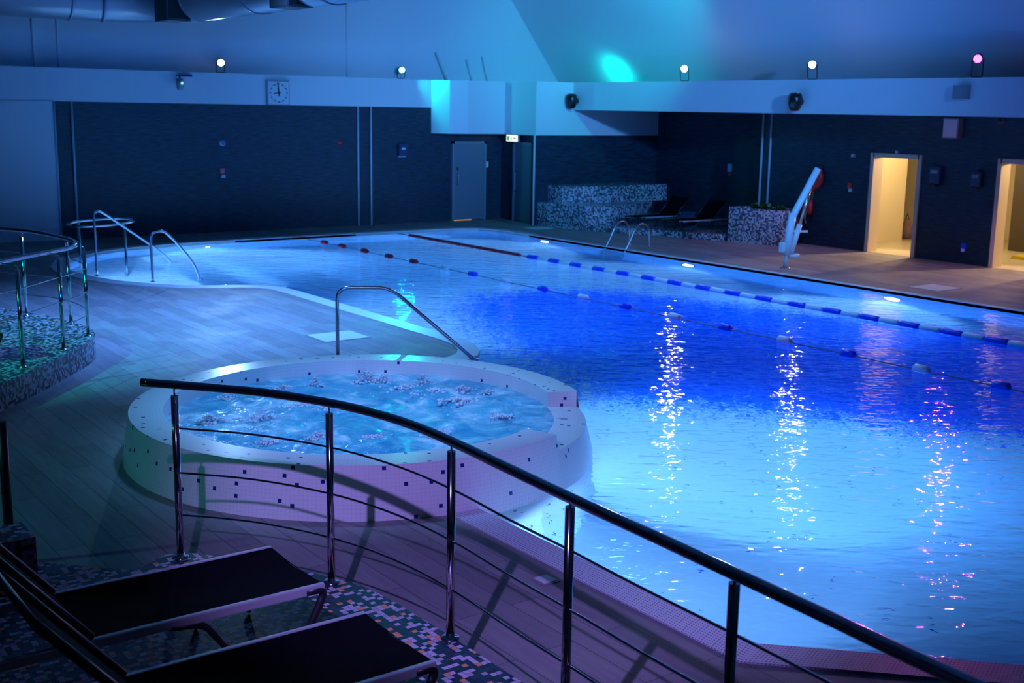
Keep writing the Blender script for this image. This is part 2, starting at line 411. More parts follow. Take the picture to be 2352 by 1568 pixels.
# shallow entry steps under water at the rounded end
def offset_poly(poly, d):
    n = len(poly); out = []
    for i in range(n):
        p0, p1, p2 = Vector(poly[i - 1]), Vector(poly[i]), Vector(poly[(i + 1) % n])
        e1 = (p1 - p0).normalized(); e2 = (p2 - p1).normalized()
        n1 = Vector((e1.y, -e1.x)); n2 = Vector((e2.y, -e2.x)); nn = (n1 + n2)
        nn = nn / max(.35, nn.length_squared) * 2 if nn.length > 1e-6 else n1
        out.append((p1.x + nn.x * d, p1.y + nn.y * d))
    return out
alc = [p for p in POOL if p[0] < 8.45 and p[1] > 18.2]
st1 = alc + [(8.1, 23.6), (8.0, 21.5), (7.8, 19.6), (7.75, 18.5)]
tag(MB().prism(st1, ZF, -.80, bot=False).build('trim_2', POOLW), kind='structure')
tag(MB().prism([(7.75, 18.35), (8.7, 18.2), (9.3, 19.5), (9.4, 21.5), (9.2, 23.4), (8.8, 24.3), (8.1, 24.2), (7.7, 21.5)], ZF, -1.0, bot=False).build('trim_3', POOLW), kind='structure')

# coping ring (open strip) and overflow grate
OFF = offset_poly(POOL, -.28)
def strip(name, idx, mat, w, z, h=.0):
    inn = [POOL[i] for i in idx]; 
    full = offset_poly(POOL, w); out = [full[i] for i in idx]
    m = MB(); Ls = 0
    for k in range(len(idx) - 1):
        a, b_, c, d_ = inn[k], inn[k + 1], out[k + 1], out[k]; dd = math.hypot(b_[0] - a[0], b_[1] - a[1])
        m.face([(a[0], a[1], z), (d_[0], d_[1], z), (c[0], c[1], z), (b_[0], b_[1], z)], [(Ls, 0), (Ls, abs(w)), (Ls + dd, abs(w)), (Ls + dd, 0)])
        m.face([(a[0], a[1], z - .06), (a[0], a[1], z), (b_[0], b_[1], z), (b_[0], b_[1], z - .06)], [(Ls, 0), (Ls, .06), (Ls + dd, .06), (Ls + dd, 0)])
        m.face([(d_[0], d_[1], z), (d_[0], d_[1], z - .03), (c[0], c[1], z - .03), (c[0], c[1], z)], [(Ls, 0), (Ls, .06), (Ls + dd, .06), (Ls + dd, 0)])
        Ls += dd
    return tag(m.build(name, mat), kind='structure')
i0 = 0
nP = len(POOL)
# which side is outside?  POOL is listed clockwise seen from above on the left shore; pick the sign that leaves the polygon
def area(p): return sum(p[i][0] * p[(i + 1) % len(p)][1] - p[(i + 1) % len(p)][0] * p[i][1] for i in range(len(p))) / 2
SG = 1 if area(POOL) > 0 else -1
strip('trim_4', list(range(1, 31)), COPE, SG * .27, .012)
strip('trim_5', [30, 31, 32, 33], COPE, SG * .10, .012)
strip('trim_6', [33, 34, 35], GRATE, SG * .24, .012)

# water
wm = MB().prism([(p[0], p[1]) for p in POOL], ZW - .001, ZW, bot=False, side=False)
o = fill('pool_water', POOL, [], ZW, WATER); wm = None
tag(o, 'rippled clear blue swimming pool water lit from below', 'water', kind='stuff')

# walls
def wall(name, m, mat): return tag(m.build(name, mat), kind='structure')
BH, BT = 2.94, 3.635                                     # white band: bottom and top
wall('wall_back', MB().box((7.28, 26.4, 0), (18.97, 26.6, BH)).box((16.72, 26.4, 2.0), (16.73, 26.41, 2.1)), CLAD)
wall('wall_left', MB().box((X0, Y0, 0), (X0 + .15, 26.4, 7)), CLAD)
wall('wall_front', MB().box((X0, Y0, 0), (21.6, Y0 + .15, 7)), CLAD)
# pale panel wall left of the dark cladding
wall('trim_7', MB().box((X0, 26.36, 0), (7.26, 26.6, BH)), WHITE)
# white band over the cladding + the deeper bulkhead at the corner
wall('trim_8', MB().box((X0, 26.385, BH), (16.74, 26.95, BT)), WHITE)
SOF = [(16.72, 26.6), (16.72, 26.38), (17.0, 25.95), (17.45, 25.78), (18.6, 25.75), (18.6, 24.4), (22.83, 24.4), (22.83, 26.9), (16.72, 26.9)]
wall('trim_9', MB().prism(SOF, 2.29, BT), WHITE)
# lobby block: door wall (faces -X) and the cladding wall behind the bench (faces -Y)
wall('wall_lobby', MB().box((18.97, 24.46, 0), (19.2, 26.5, 2.3)).box((18.62, 24.44, 0), (23.0, 24.6, 2.3)), CLAD)
# recess wall behind the loungers, column and wall with the two doorways
D3, D4, DH = (15.13, 16.28), (12.1, 13.28), 2.08
wall('wall_recess', MB().box((22.85, 19.1, 0), (23.0, 24.6, 3.2)), CLAD)
w = MB()
w.box((21.6, D3[1], 0), (21.8, 19.46, BH)).box((21.6, D4[1], 0), (21.8, D3[0], BH)).box((21.6, Y0, 0), (21.8, D4[0], BH))
w.box((21.6, D3[0], DH), (21.8, D3[1], BH)).box((21.6, D4[0], DH), (21.8, D4[1], BH)).box((21.7, 19.2, 0), (23.0, 19.46, BH))
wall('wall_right', w, CLAD)
wall('trim_10', MB().box((19.8, Y0, BH), (21.95, 24.42, BT)), WHITE)
# upper walls and sloping roof above the band
wall('wall_upper_back', MB().box((X0, 26.8, BT - .3), (28, 26.95, 7)), ROOF)
r = MB()
r.face([(21.35, Y0, BT - .15), (21.35, 26.85, BT - .15), (18.9, 26.85, 6.6), (18.9, Y0, 6.6)])
r.face([(21.35, Y0, BT - .15), (18.9, Y0, 6.6), (21.9, Y0, 6.6)])
wall('roof_slope', r, ROOF)
wall('ceiling', MB().box((X0, Y0, 6.55), (19.2, 26.9, 6.7)), P('ceiling_darkened_for_bounce', (.10, .15, .19), .8))  # unseen ceiling, colour darkened to cut light bounced into the foreground
# seams on the upper wall and roof
def seam(m, a, b_, r_=.02): m.tube([a, b_], r_, 6); return m
s = MB(); seam(s, (14.5, 26.79, 3.6), (14.5, 26.79, 5.6)); seam(s, (7.05, 26.79, 3.6), (7.05, 26.79, 5.2), .03); seam(s, (7.55, 26.79, 3.6), (7.55, 26.79, 5.2))
wall('trim_11', s, ROOF)
wall('trim_12', seam(MB(), (17.42, 26.7, 3.6), (17.05, 26.7, 4.35), .025), PIPE)
wall('trim_13', seam(seam(MB(), (18.25, 26.75, 3.6), (18.05, 26.75, 4.2), .025), (18.75, 26.75, 3.6), (18.55, 26.75, 4.3), .025), ROOF)
# pale edge strips running up the dark columns
k = 14
for (x, y, z0) in ((7.28, 26.36, 0), (7.645, 26.37, 0), (14.565, 26.37, 0), (14.93, 26.37, 0), (18.6, 24.44, 0), (21.58, 19.465, 0), (21.58, 19.21, 0)):
    top = BH if abs(x - 18.6) > .1 else 2.3
    tag(MB().tube([(x, y, z0), (x, y, top)], .026, 10).build('trim_%d' % k, PIPE), kind='structure'); k += 1
# doorway linings, corridor behind
for (a, c) in (D3, D4):
    f = MB(); e = .06
    f.box((21.56, c - .03, 0), (21.88, c + e, DH + e)).box((21.56, a - e, 0), (21.88, a + .03, DH + e)).box((21.56, a, DH - .03), (21.88, c, DH + e))
    tag(f.build('trim_%d' % k, FRAME), kind='structure'); k += 1
wall('wall_corridor', MB().box((21.85, 17.28, 0), (24.2, 17.4, 2.7)).box((26.6, 8.0, 0), (26.75, 22.0, 2.7)).box((24.7, 10.0, 0), (24.82, 13.75, 2.7)), CREAM)
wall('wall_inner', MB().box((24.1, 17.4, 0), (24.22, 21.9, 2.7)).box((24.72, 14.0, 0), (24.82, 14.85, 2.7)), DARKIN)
wall('ceiling_corridor', MB().box((21.8, 8.0, 2.7), (26.75, 19.0, 2.8)), CREAM)
wall('floor_corridor', MB().box((21.6, 8.0, 0), (26.7, 19.2, .004)), P('pale_corridor_floor', (.66, .58, .42), .3))

# two closed grey doors in the corner lobby
def door(name, m_door, m_frame, hand):
    d = m_door.build(name, DOORM); d['kind'] = 'structure'; WORLD[d.name] = Vector((0, 0, 0))
    m_frame.build('door_frame', DFRAME, d)
    h = hand.build('door_handle', STEELB, d); tag(h, 'steel handle')
    return d
door('door_1', MB().box((17.40, 26.34, .02), (18.36, 26.40, 2.02)),
     MB().box((17.34, 26.32, 0), (17.40, 26.41, 2.08)).box((18.36, 26.32, 0), (18.42, 26.41, 2.08)).box((17.34, 26.32, 2.02), (18.42, 26.41, 2.08)),
     MB().tube(bezier_round([(17.5, 26.34, .95), (17.5, 26.27, .95), (17.5, 26.27, 1.25), (17.5, 26.34, 1.25)], .04), .014, 8).box((17.46, 26.32, 1.34), (17.54, 26.34, 1.40)))
tag(MB().box((17.42, 26.385, .003), (18.0, 26.395, .03)).build('light_gap', EM('warm_light_under_door', (1, .52, .12), .9)), kind='structure').name = 'trim_30'  # glowing strip stands in for light leaking under the door
door('door_2', MB().box((18.92, 24.72, .02), (18.97, 25.72, 2.02)),
     MB().box((18.90, 24.66, 0), (18.98, 24.72, 2.08)).box((18.90, 25.72, 0), (18.98, 25.78, 2.08)).box((18.90, 24.66, 2.02), (18.98, 25.78, 2.08)),
     MB().tube(bezier_round([(18.92, 25.6, .8), (18.85, 25.6, .8), (18.85, 25.6, 1.3), (18.92, 25.6, 1.3)], .04), .016, 8))

# ------------------------------------------------------------------ WHIRLPOOL TUB
SC, RO, RI, RZ = Vector((4.95, 8.92)), 1.96, 1.68, .41
BC, RB = Vector((4.97, 8.95)), 2.03
spa = root('whirlpool_tub', (SC.x, SC.y, 0), 'round raised whirlpool tub clad in white mosaic with blue dots', 'hot tub')
def ang(x, y): return math.atan2(y - SC.y, x - SC.x)
A0, A1 = ang(5.68, 7.1), ang(6.81, 8.15)
LZ = .27
NS = 144
def on(c, r, a, z): return (c[0] + r * math.cos(a), c[1] + r * math.sin(a), z)
low = lambda a: A0 < ((a + PI) % (2 * PI) - PI) < A1
m_top, m_out, m_in = MB(), MB(), MB()
AS = sorted([2 * PI * k / NS - PI for k in range(NS)] + [A0 + 1e-4, A1 - 1e-4, A0 - 1e-4, A1 + 1e-4])
for i in range(len(AS)):
    a, c = AS[i], AS[(i + 1) % len(AS)] + (2 * PI if i == len(AS) - 1 else 0)
    zr = LZ if low((a + c) / 2) else RZ
    h = .02
    ua, uc = a * RO, c * RO
    ro, ri = RO, RI
    m_top.face([on(SC, ri, a, zr), on(SC, ro, a, zr), on(SC, ro, c, zr), on(SC, ri, c, zr)], [(ua, 0), (ua, .28), (uc, .28), (uc, 0)])
    # outside skirt, flaring a little, carried down to the pool floor
    z0s = [(zr, SC, RO), (0, BC, RB), (ZF, BC, RB + .02)]
    for (z1, c1, r1), (z2, c2, r2) in zip(z0s, z0s[1:]):
        m_out.face([on(c2, r2, a, z2), on(c2, r2, c, z2), on(c1, r1, c, z1), on(c1, r1, a, z1)], [(ua, z2), (uc, z2), (uc, z1), (ua, z1)], True)
    m_in.face([on(SC, ri, a, zr), on(SC, ri, c, zr), on(SC, ri, c, -.55), on(SC, ri, a, -.55)], [(ua, zr), (uc, zr), (uc, -.55), (ua, -.55)], True)
for a in (A0, A1):
    m_top.face([on(SC, RI, a, LZ), on(SC, RO, a, LZ), on(SC, RO, a, RZ), on(SC, RI, a, RZ)], [(0, 0), (.28, 0), (.28, .14), (0, .14)])
m_out.build('outer_wall', SPA, spa); m_top.build('rim', SPA, spa); m_in.build('inner_wall', SPA, spa)
SWZ = .268
import mathutils.noise as mn
w = MB(); nr, na = 34, 150
def sh(r, a):
    x, y = r * math.cos(a), r * math.sin(a)
    f = min(1, (RI - r) / .25) if r < RI else 0
    v = mn.fractal(Vector((x * 2.2, y * 2.2, .3)), 1.0, 2.0, 4) * .035 + abs(mn.noise(Vector((x * 6, y * 6, 4)))) * .03
    return (SC.x + x, SC.y + y, SWZ + v * f)
for i in range(nr):
    r0, r1 = RI * i / nr, RI * (i + 1) / nr
    for j in range(na):
        a, c = 2 * PI * j / na, 2 * PI * (j + 1) / na
        q = [sh(r0, a), sh(r1, a), sh(r1, c), sh(r0, c)] if i else [sh(0, 0), sh(r1, a), sh(r1, c)]
        w.face(q, None, True)
w.build('bubbling_water', SPAWATER, spa)
# foam heads thrown up by the jets
FOAMM = MB()
def foam_blob(c, r, h, seed):
    """a burst of froth: many small lumps piled over the jet"""
    m = FOAMM; rnd = random.Random(seed); n1, n2 = 7, 4
    for q in range(110):
        d = abs(rnd.gauss(0, .55)); a0 = rnd.random() * 2 * PI
        lx, ly = c[0] + r * d * math.cos(a0) * 1.5, c[1] + r * d * math.sin(a0)
        lz = c[2] + h * max(0, 1 - d) * rnd.random() ** .7; s_ = r * (.05 + .11 * rnd.random()) * (1.2 - .5 * (lz - c[2]) / max(h, .01))
        def pt(i, j):
            a = 2 * PI * i / n1; e = PI * j / n2
            return (lx + s_ * math.sin(e) * math.cos(a), ly + s_ * math.sin(e) * math.sin(a), lz + s_ * .8 * math.cos(e))
        for j in range(n2):
            for i in range(n1):
                q4 = [pt(i, j), pt(i, j + 1), pt(i + 1, j + 1), pt(i + 1, j)]
                if j == 0: q4 = [pt(0, 0), pt(i, 1), pt(i + 1, 1)]
                if j == n2 - 1: q4 = [pt(i, j), pt(0, n2), pt(i + 1, j)]
                m.face(q4, None, True)
    return m
# ------------------------------------------------------------------ helper: pixel of the photograph -> point on a level / at a distance
def ray(px, py): return cx * ((px - 1176) / FPX) - cy * ((py - 784) / FPX) + cw
def atz(px, py, z): d = ray(px, py); return Vector((0, 0, CAMH)) + d * ((z - CAMH) / d.z)
for i, (px, py, r, h) in enumerate([(725, 890, .07, .12), (838, 880, .10, .16), (880, 880, .09, .09), (970, 882, .08, .13), (1060, 900, .09, .06), (1000, 905, .14, .05), (930, 895, .10, .05),
                                    (480, 975, .12, .09), (520, 920, .10, .06), (590, 965, .11, .05), (690, 935, .12, .04), (1050, 925, .14, .04), (730, 1010, .08, .07), (1120, 905, .07, .05),
                                    (850, 1010, .1, .03), (760, 940, .1, .03), (610, 1020, .08, .04), (1000, 1000, .09, .03), (1150, 960, .09, .03), (650, 895, .08, .04)]):
    p = atz(px, py, SWZ); foam_blob((p.x, p.y, SWZ + .01), r, h, i)

FOAMM.build('foam', FOAM, spa, kind='stuff')
# ------------------------------------------------------------------ MOSAIC PLATFORMS
PZ = .27
plat = smooth_path([(3.15, 1.0), (3.15, 2.6), (3.15, 4.1), (3.14, 4.9), (3.1, 5.5), (2.95, 5.9), (2.72, 6.28), (2.5, 6.58), (2.36, 6.66), (2.2, 6.57)], 5)
platp = [(p.x, p.y) for p in plat] + [(2.12, 6.5), (1.55, 7.1), (1.2, 7.5), (-2.5, 7.5), (-2.5, 1.0)]
pr = root('lounger_platform', (1.0, 4.0, 0), 'low mosaic tiled platform in the foreground carrying the nearest loungers', 'platform')
MB().prism(platp, 0, PZ, bot=False, side=False).build('platform_top', MOS, pr)
MB().prism(platp, 0, PZ, bot=False, top=False).build('platform_edge', MOSR, pr)
pl2 = smooth_path([(-2.0, 8.6), (0.5, 9.9), (1.9, 11.1), (2.67, 11.87), (3.21, 12.5), (3.64, 13.05), (4.0, 13.55), (4.16, 13.9), (4.22, 14.4), (4.14, 15.0), (3.95, 15.7), (3.6, 16.5), (2.8, 17.6)], 5)
pl2p = [(p.x, p.y) for p in pl2] + [(-2.0, 17.6)]
pr2 = root('curved_platform', (2.0, 14.0, 0), 'curved mosaic tiled platform at the left with a steel railing', 'platform')
MB().prism(pl2p, 0, PZ, bot=False, side=False).build('platform_top', MOS, pr2)
MB().prism(pl2p, 0, PZ, bot=False, top=False).build('platform_edge', MOSR, pr2)
# raised mosaic kerb seen through that railing, and the little mosaic pier by the foreground platform
kb = [(1.2, 15.0), (2.6, 15.35), (3.3, 16.0), (3.5, 16.7), (3.2, 16.9), (2.9, 16.4), (2.3, 15.9), (1.2, 15.6)]
tag(MB().prism([(x - .45, y - .1) for x, y in kb], PZ, PZ + .22, bot=False).build('mosaic_kerb', MOSR), 'curved mosaic kerb on the left platform behind the steel railing', 'kerb')
tag(MB().box((1.30, 6.75, PZ), (1.63, 7.05, .50)).build('mosaic_pier', MOSR), 'small mosaic pier at the far corner of the foreground platform', 'pier')

# ------------------------------------------------------------------ RAILINGS
def railing(name, label, path, post_pts, rod_paths, zt):
    c = path[len(path) // 2]; R = root(name, (c[0], c[1], PZ), label, 'railing', None)
    pts = [(p[0], p[1], zt) for p in path]
    MB().tube(pts, .0245, 20).build('handrail', STEEL, R)
    for (x, y) in post_pts:
        p = MB().tube([(x, y, PZ + .012), (x, y, 1.265)], .0215, 16); po = p.build('post', STEEL, R); WORLD[po.name] = Vector((0, 0, 0))
        WORLD[po.name] = Vector((c[0], c[1], PZ))
        MB().lathe([(0, 0), (.05, 0), (.05, .008), (.044, .014), (.0225, .014), (.0225, .035), (0, .035)], (x, y, PZ), 20).build('base_plate', STEEL, po)
        # thin stem that carries the handrail
        q = min(path, key=lambda t_: (t_[0] - x) ** 2 + (t_[1] - y) ** 2)
        MB().tube(bezier_round([(x, y, 1.26), (x, y, zt - .025), (q[0], q[1], zt - .01)], .02), .006, 8).build('stem', STEEL, po)
    for rp in rod_paths:
        MB().tube(rp, .0062, 8).build('rod', STEEL, R)
    return R
hr = smooth_path([(2.26, 6.70, 0), (2.571, 6.33, 0), (2.765, 6.06, 0), (2.945, 5.68, 0), (3.04, 5.36, 0), (3.085, 5.03, 0), (3.085, 4.66, 0), (3.06, 4.22, 0), (3.03, 3.68, 0), (3.01, 3.15, 0), (2.99, 2.68, 0), (2.97, 2.28, 0), (2.95, 1.94, 0), (2.93, 1.3, 0)], 6)
posts = [(2.40, 6.56), (2.965, 5.72), (3.125, 4.735), (3.09, 3.757), (3.06, 2.775), (3.03, 1.8)]
rod = smooth_path([(p[0], p[1], 0) for p in [(2.40, 6.56), (2.72, 6.19), (2.965, 5.72), (3.09, 5.24), (3.125, 4.735), (3.10, 4.2), (3.09, 3.757), (3.07, 3.3), (3.06, 2.775), (3.03, 1.8)]], 6)
railing('steel_railing', 'long curved polished steel railing crossing the foreground platform', hr, posts,
        [[(p.x - .0, p.y, z) for p in rod] for z in (PZ + .27, PZ + .53, PZ + .80)], 1.335)
lr = smooth_path([(2.2, 11.9, 0), (2.876, 12.63, 0), (3.215, 12.97, 0), (3.571, 13.3, 0), (3.824, 13.54, 0), (3.968, 13.8, 0), (4.054, 14.16, 0), (4.059, 14.53, 0), (3.984, 15.18, 0), (3.85, 15.66, 0), (3.67, 16.0, 0), (3.2, 16.9, 0)], 6)
lposts = [(3.0, 12.48), (3.59, 13.14), (4.05, 13.78), (4.13, 14.73), (3.81, 15.53)]
lrod = smooth_path([(2.3, 11.8, 0), (3.0, 12.48, 0), (3.59, 13.14, 0), (3.88, 13.46, 0), (4.05, 13.78, 0), (4.14, 14.25, 0), (4.13, 14.73, 0), (4.02, 15.15, 0), (3.81, 15.53, 0), (3.3, 16.6, 0)], 6)
railing('steel_railing', 'curved steel railing round the tip of the left platform', lr, lposts, [[(p.x, p.y, z) for p in lrod] for z in (PZ + .27, PZ + .53, PZ + .80)], 1.335)

# ------------------------------------------------------------------ SUN LOUNGERS (foot end at x=0, head towards -x)
def make_lounger(label, group):
    T = local('sun_lounger', label, 'sun lounger', group)
    W, H = .29, .35
    for s in (-1, 1):
        y = s * (W + .012)
        MB().bbox((-1.9, y - .014, H - .045), (0, y + .014, H), .006).build('side_rail', ALU, T)
    sl = MB(); n = 14; mcol = 10
    for i in range(n):
        for j in range(mcol):
            q = []
            for (a, c) in ((i, j), (i + 1, j), (i + 1, j + 1), (i, j + 1)):
                u, v = a / n, c / mcol; x = -1.16 * u - .004; y = -W + 2 * W * v
                q.append((x, y, H - .004 - .03 * math.sin(PI * v) * (.35 + .65 * math.sin(PI * min(1, u * 1.02)))))
            sl.face(q, None, True)
    sl.build('seat_sling', SLING, T)
    bk = MB(); A = math.radians(50); ca, sa = math.cos(A), math.sin(A)
    for i in range(8):
        for j in range(mcol):
            q = []
            for (a, c) in ((i, j), (i + 1, j), (i + 1, j + 1), (i, j + 1)):
                d = .72 * a / 8; v = c / mcol; y = -W + 2 * W * v; sag = .02 * math.sin(PI * v)
                q.append((-1.14 - d * ca + sag * sa, y, H + .0 + d * sa - sag * ca))
            bk.face(q, None, True)
    bo = bk.build('backrest', SLING, T); WORLD[bo.name] = Vector((0, 0, 0))
    for s in (-1, 1):
        y = s * (W + .01)
        MB().tube([(-1.13, y, H + .005), (-1.13 - .74 * ca, y, H + .005 + .74 * sa)], .019, 8).build('back_rail', BLACK, bo)
        MB().tube([(-1.13 - .33 * ca, y, H + .33 * sa), (-1.13, y, H - .14)], .014, 8).build('support_strut', BLACK, bo)
    MB().tube([(-1.13 - .73 * ca, -W, H + .73 * sa), (-1.13 - .73 * ca, W, H + .73 * sa)], .016, 8).build('top_bar', BLACK, bo)
    for s in (-1, 1):
        y = s * (W + .012)
        MB().tube(bezier_round([(-.10, y, H - .03), (.01, y, H - .03), (-.03, y, H - .12), (-.15, y, .012)], .05), [.02] * 14, 10).build('leg', BLACK, T)
        MB().tube(bezier_round([(-.78, y, H - .04), (-.62, y, H - .06), (-.42, y, .012)], .05), .017, 10).build('leg', BLACK, T)
        MB().tube(bezier_round([(-1.55, y, H - .04), (-1.62, y, H - .10), (-1.75, y, .012)], .05), .018, 10).build('leg', BLACK, T)
    MB().tube([(-.012, -W, H - .03), (-.012, W, H - .03)], .016, 8).build('foot_bar', BLACK, T)
    return T
G = 'sun loungers around the pool hall'
lo1 = make_lounger('black mesh sun lounger on the foreground platform, nearer the whirlpool', G); lo1.location = (2.545, 5.295, PZ)
def another(loc, label, rz=0.0, sz=1.0):
    o = copy_tree(lo1); o.location = loc; o.rotation_euler = (0, 0, rz); o.scale = (1, 1, sz); o['label'] = label; return o
another((2.545, 4.275, PZ), 'black mesh sun lounger nearest the camera, cut off by the bottom of the photo')
another((2.87, 13.05, PZ), 'black lounger end just showing at the left edge behind the curved railing')
another((19.75, 20.55, .14), 'dark reclined lounger beside the mosaic planter below the far right wall', PI, .78)
another((19.62, 21.72, .14), 'dark reclined lounger next to the tall mosaic bench below the far right wall', PI, .78)

# ------------------------------------------------------------------ FAR MOSAIC FURNITURE
fp = [(18.75, 23.9), (18.95, 22.9), (19.4, 21.6), (19.72, 21.0), (19.98, 20.1), (20.25, 19.48), (22.83, 19.48), (22.83, 24.42), (18.75, 24.42)]
f1 = root('tiled_step', (20.5, 21.5, 0), 'low mosaic step carrying the two far loungers along the right wall', 'platform')
MB().prism(fp, 0, .14, bot=False).build('step_block', MOSF, f1)
bn = root('mosaic_bench', (20.3, 23.6, 0), 'two tier mosaic bench built against the dark wall beneath the white bulkhead', 'bench')
MB().prism([(18.70, 23.98), (18.95, 22.75), (19.55, 22.5), (20.6, 22.75), (21.6, 23.2), (21.6, 24.42), (18.70, 24.42)], .141, .60, bot=False).build('lower_tier', MOSF, bn)
MB().prism([(19.05, 23.82), (19.9, 23.45), (22.35, 23.45), (22.35, 24.42), (19.05, 24.42)], .60, 1.03, bot=False).build('upper_tier', MOSF, bn)
pn = root('mosaic_planter', (21.2, 18.7, 0), 'waist high curved mosaic planter between the far loungers and the pool hoist', 'planter')
pp = [(20.42, 19.32), (20.45, 19.0), (20.56, 18.5), (20.72, 17.98), (20.95, 17.80), (21.3, 18.0), (21.5, 18.35), (21.55, 19.19), (20.6, 19.45)]
MB().prism(pp, 0, .79, bot=False, top=False).build('planter_wall', MOSF, pn)
MB().prism(offset_poly(pp, .09 if area(pp) < 0 else -.09), .5, .74, bot=False).build('soil', SOIL, pn)
rim = MB()
qq = offset_poly(pp, .09 if area(pp) < 0 else -.09)
for i in range(len(pp)):
    j = (i + 1) % len(pp); rim.face([(*pp[i], .79), (*pp[j], .79), (*qq[j], .79), (*qq[i], .79)])
    rim.face([(*qq[i], .79), (*qq[j], .79), (*qq[j], .5), (*qq[i], .5)])
rim.build('planter_rim', MOSF, pn)
def plant(c, label, n, h, seed, pale=0):
    R = root('low_plant', c, label, 'plant', 'plants in the mosaic planter'); rnd = random.Random(seed); m, m2 = MB(), MB()
    for i in range(n):
        a = rnd.random() * 2 * PI; ln = h * (.6 + .7 * rnd.random()); el = .5 + .8 * rnd.random(); w_ = .035 + .03 * rnd.random()
        d = Vector((math.cos(a) * math.cos(el), math.sin(a) * math.cos(el), math.sin(el))); sd = Vector((-math.sin(a), math.cos(a), 0)) * w_
        p0 = Vector(c) + Vector((rnd.uniform(-.06, .06), rnd.uniform(-.06, .06), .004)); p1 = p0 + d * ln * .6; p2 = p0 + d * ln + Vector((0, 0, -.1 * ln))
        mm_ = m2 if rnd.random() < pale else m
        mm_.face([p0, p1 + sd, p1 - sd], None); mm_.face([p1 + sd, p2, p1 - sd], None)
    m.build('foliage', LEAF, R)
    if m2.f: m2.build('blossoms', LEAF2, R)
plant((21.1, 19.1, .746), 'low green plant at the left of the mosaic planter', 40, .16, 1, .15)
plant((21.05, 18.72, .746), 'low green plant with pale tips at the middle of the mosaic planter', 44, .15, 2, .3)
plant((21.2, 18.45, .746), 'low green plant at the right of the mosaic planter', 36, .13, 3, .05)
tb = root('side_table', (20.9, 21.12, .14), 'small dark blue box table between the two far loungers', 'table')
MB().bbox((20.75, 20.98, .14), (21.05, 21.26, .50), .02).build('table_body', BIN, tb); MB().bbox((20.73, 20.96, .50), (21.07, 21.28, .53), .008).build('table_top', BIN, tb)

# ------------------------------------------------------------------ GRAB RAILS, LADDER
def rail_thing(name, label, cat, tubes, feet, grp=None, r=.021):
    c = feet[0]; R = root(name, c, label, cat, grp)
    for nm, path in tubes: MB().tube(path, r, 14).build(nm, STEELB, R)
    for f in feet: MB().lathe([(0, 0), (.045, 0), (.045, .008), (.024, .014), (0, .014)], f, 16).build('base_flange', STEELB, R)
    return R
# tall rail beside the whirlpool
rail_thing('pool_handrail', 'tall steel handrail beside the whirlpool reaching down into the pool', 'handrail',
           [('rail_tube', bezier_round([(6.47, 12.25, 0), (6.47, 12.25, .86), (7.0, 11.93, .86), (7.92, 11.30, -.1)], .16, 8))], [(6.47, 12.25, 0), (7.83, 11.36, .012)], r=.022)
rail_thing('pool_handrail', 'short steel entry rail sloping into the shallow end, nearer the camera', 'handrail',
           [('rail_tube', smooth_path([(6.81, 19.42, .0), (6.81, 19.42, .4), (6.81, 19.422, .76), (6.93, 19.45, .83), (7.1, 19.52, .80), (7.42, 19.72, .52), (7.70, 19.88, .2), (7.83, 19.96, -.08), (7.9, 20.0, -.45)], 5))], [(6.81, 19.42, .0)])
rail_thing('pool_handrail', 'tall steel entry rail sloping into the shallow end through the steel ring', 'handrail',
           [('rail_tube', smooth_path([(6.24, 20.55, .0), (6.24, 20.55, .6), (6.24, 20.56, 1.02), (6.3, 20.62, 1.09), (6.45, 20.75, 1.06), (7.1, 21.3, .66), (7.8, 21.9, .22), (8.15, 22.2, -.05), (8.35, 22.38, -.25)], 5))], [(6.24, 20.55, .0)])
ringc = Vector((6.73, 21.75)); nn = 40
rg = [(ringc.x + .36 * math.cos(2 * PI * k / nn) * math.cos(.35) - .72 * math.sin(2 * PI * k / nn) * math.sin(-.35), ringc.y + .36 * math.cos(2 * PI * k / nn) * math.sin(-.35) + .72 * math.sin(2 * PI * k / nn) * math.cos(.35), .84) for k in range(nn)]
rg = []
e1, e2 = Vector((.66, -.75)).normalized(), Vector((.75, .66)).normalized()
for k in range(nn):
    a = 2 * PI * k / nn; q = ringc + e1 * (.46 * math.cos(a)) + e2 * (.80 * math.sin(a)); rg.append((q.x, q.y, .80))
RR = root('ring_handrail', (ringc.x, ringc.y, -.80), 'oval steel ring handrail standing on legs in the shallow end', 'handrail')
MB().tube(rg, .021, 14, closed=True).build('ring_tube', STEELB, RR)
for a in (PI, 0.0, PI / 2 + .3):
    q = ringc + e1 * (.46 * math.cos(a)) + e2 * (.80 * math.sin(a))
    if a > 1.5 and a < 3: continue
    MB().tube([(q.x, q.y, -.80), (q.x, q.y, .80)], .021, 12).build('leg', STEELB, RR)
# ladder
ld = root('pool_ladder', (17.5, 19.5, 0), 'arched steel pool ladder on the right edge of the pool', 'ladder')
for y in (19.75, 19.1):
    MB().tube(smooth_path([(17.74, y, 0), (17.74, y, .26), (17.70, y, .43), (17.58, y, .53), (17.43, y, .52), (17.30, y, .40), (17.14, y, .12), (17.0, y, -.12), (16.93, y, -.5), (16.93, y, -1.0)], 5), .021, 12).build('side_rail', STEELB, ld)
for z in (-.3, -.6, -.9): MB().bbox((16.84, 19.1, z - .015), (16.96, 19.75, z + .015), .008).build('tread', STEELB, ld)
for y in (19.75, 19.1): MB().lathe([(0, 0), (.045, 0), (.045, .008), (.024, .014), (0, .014)], (17.74, y, 0), 16).build('base_flange', STEELB, ld)

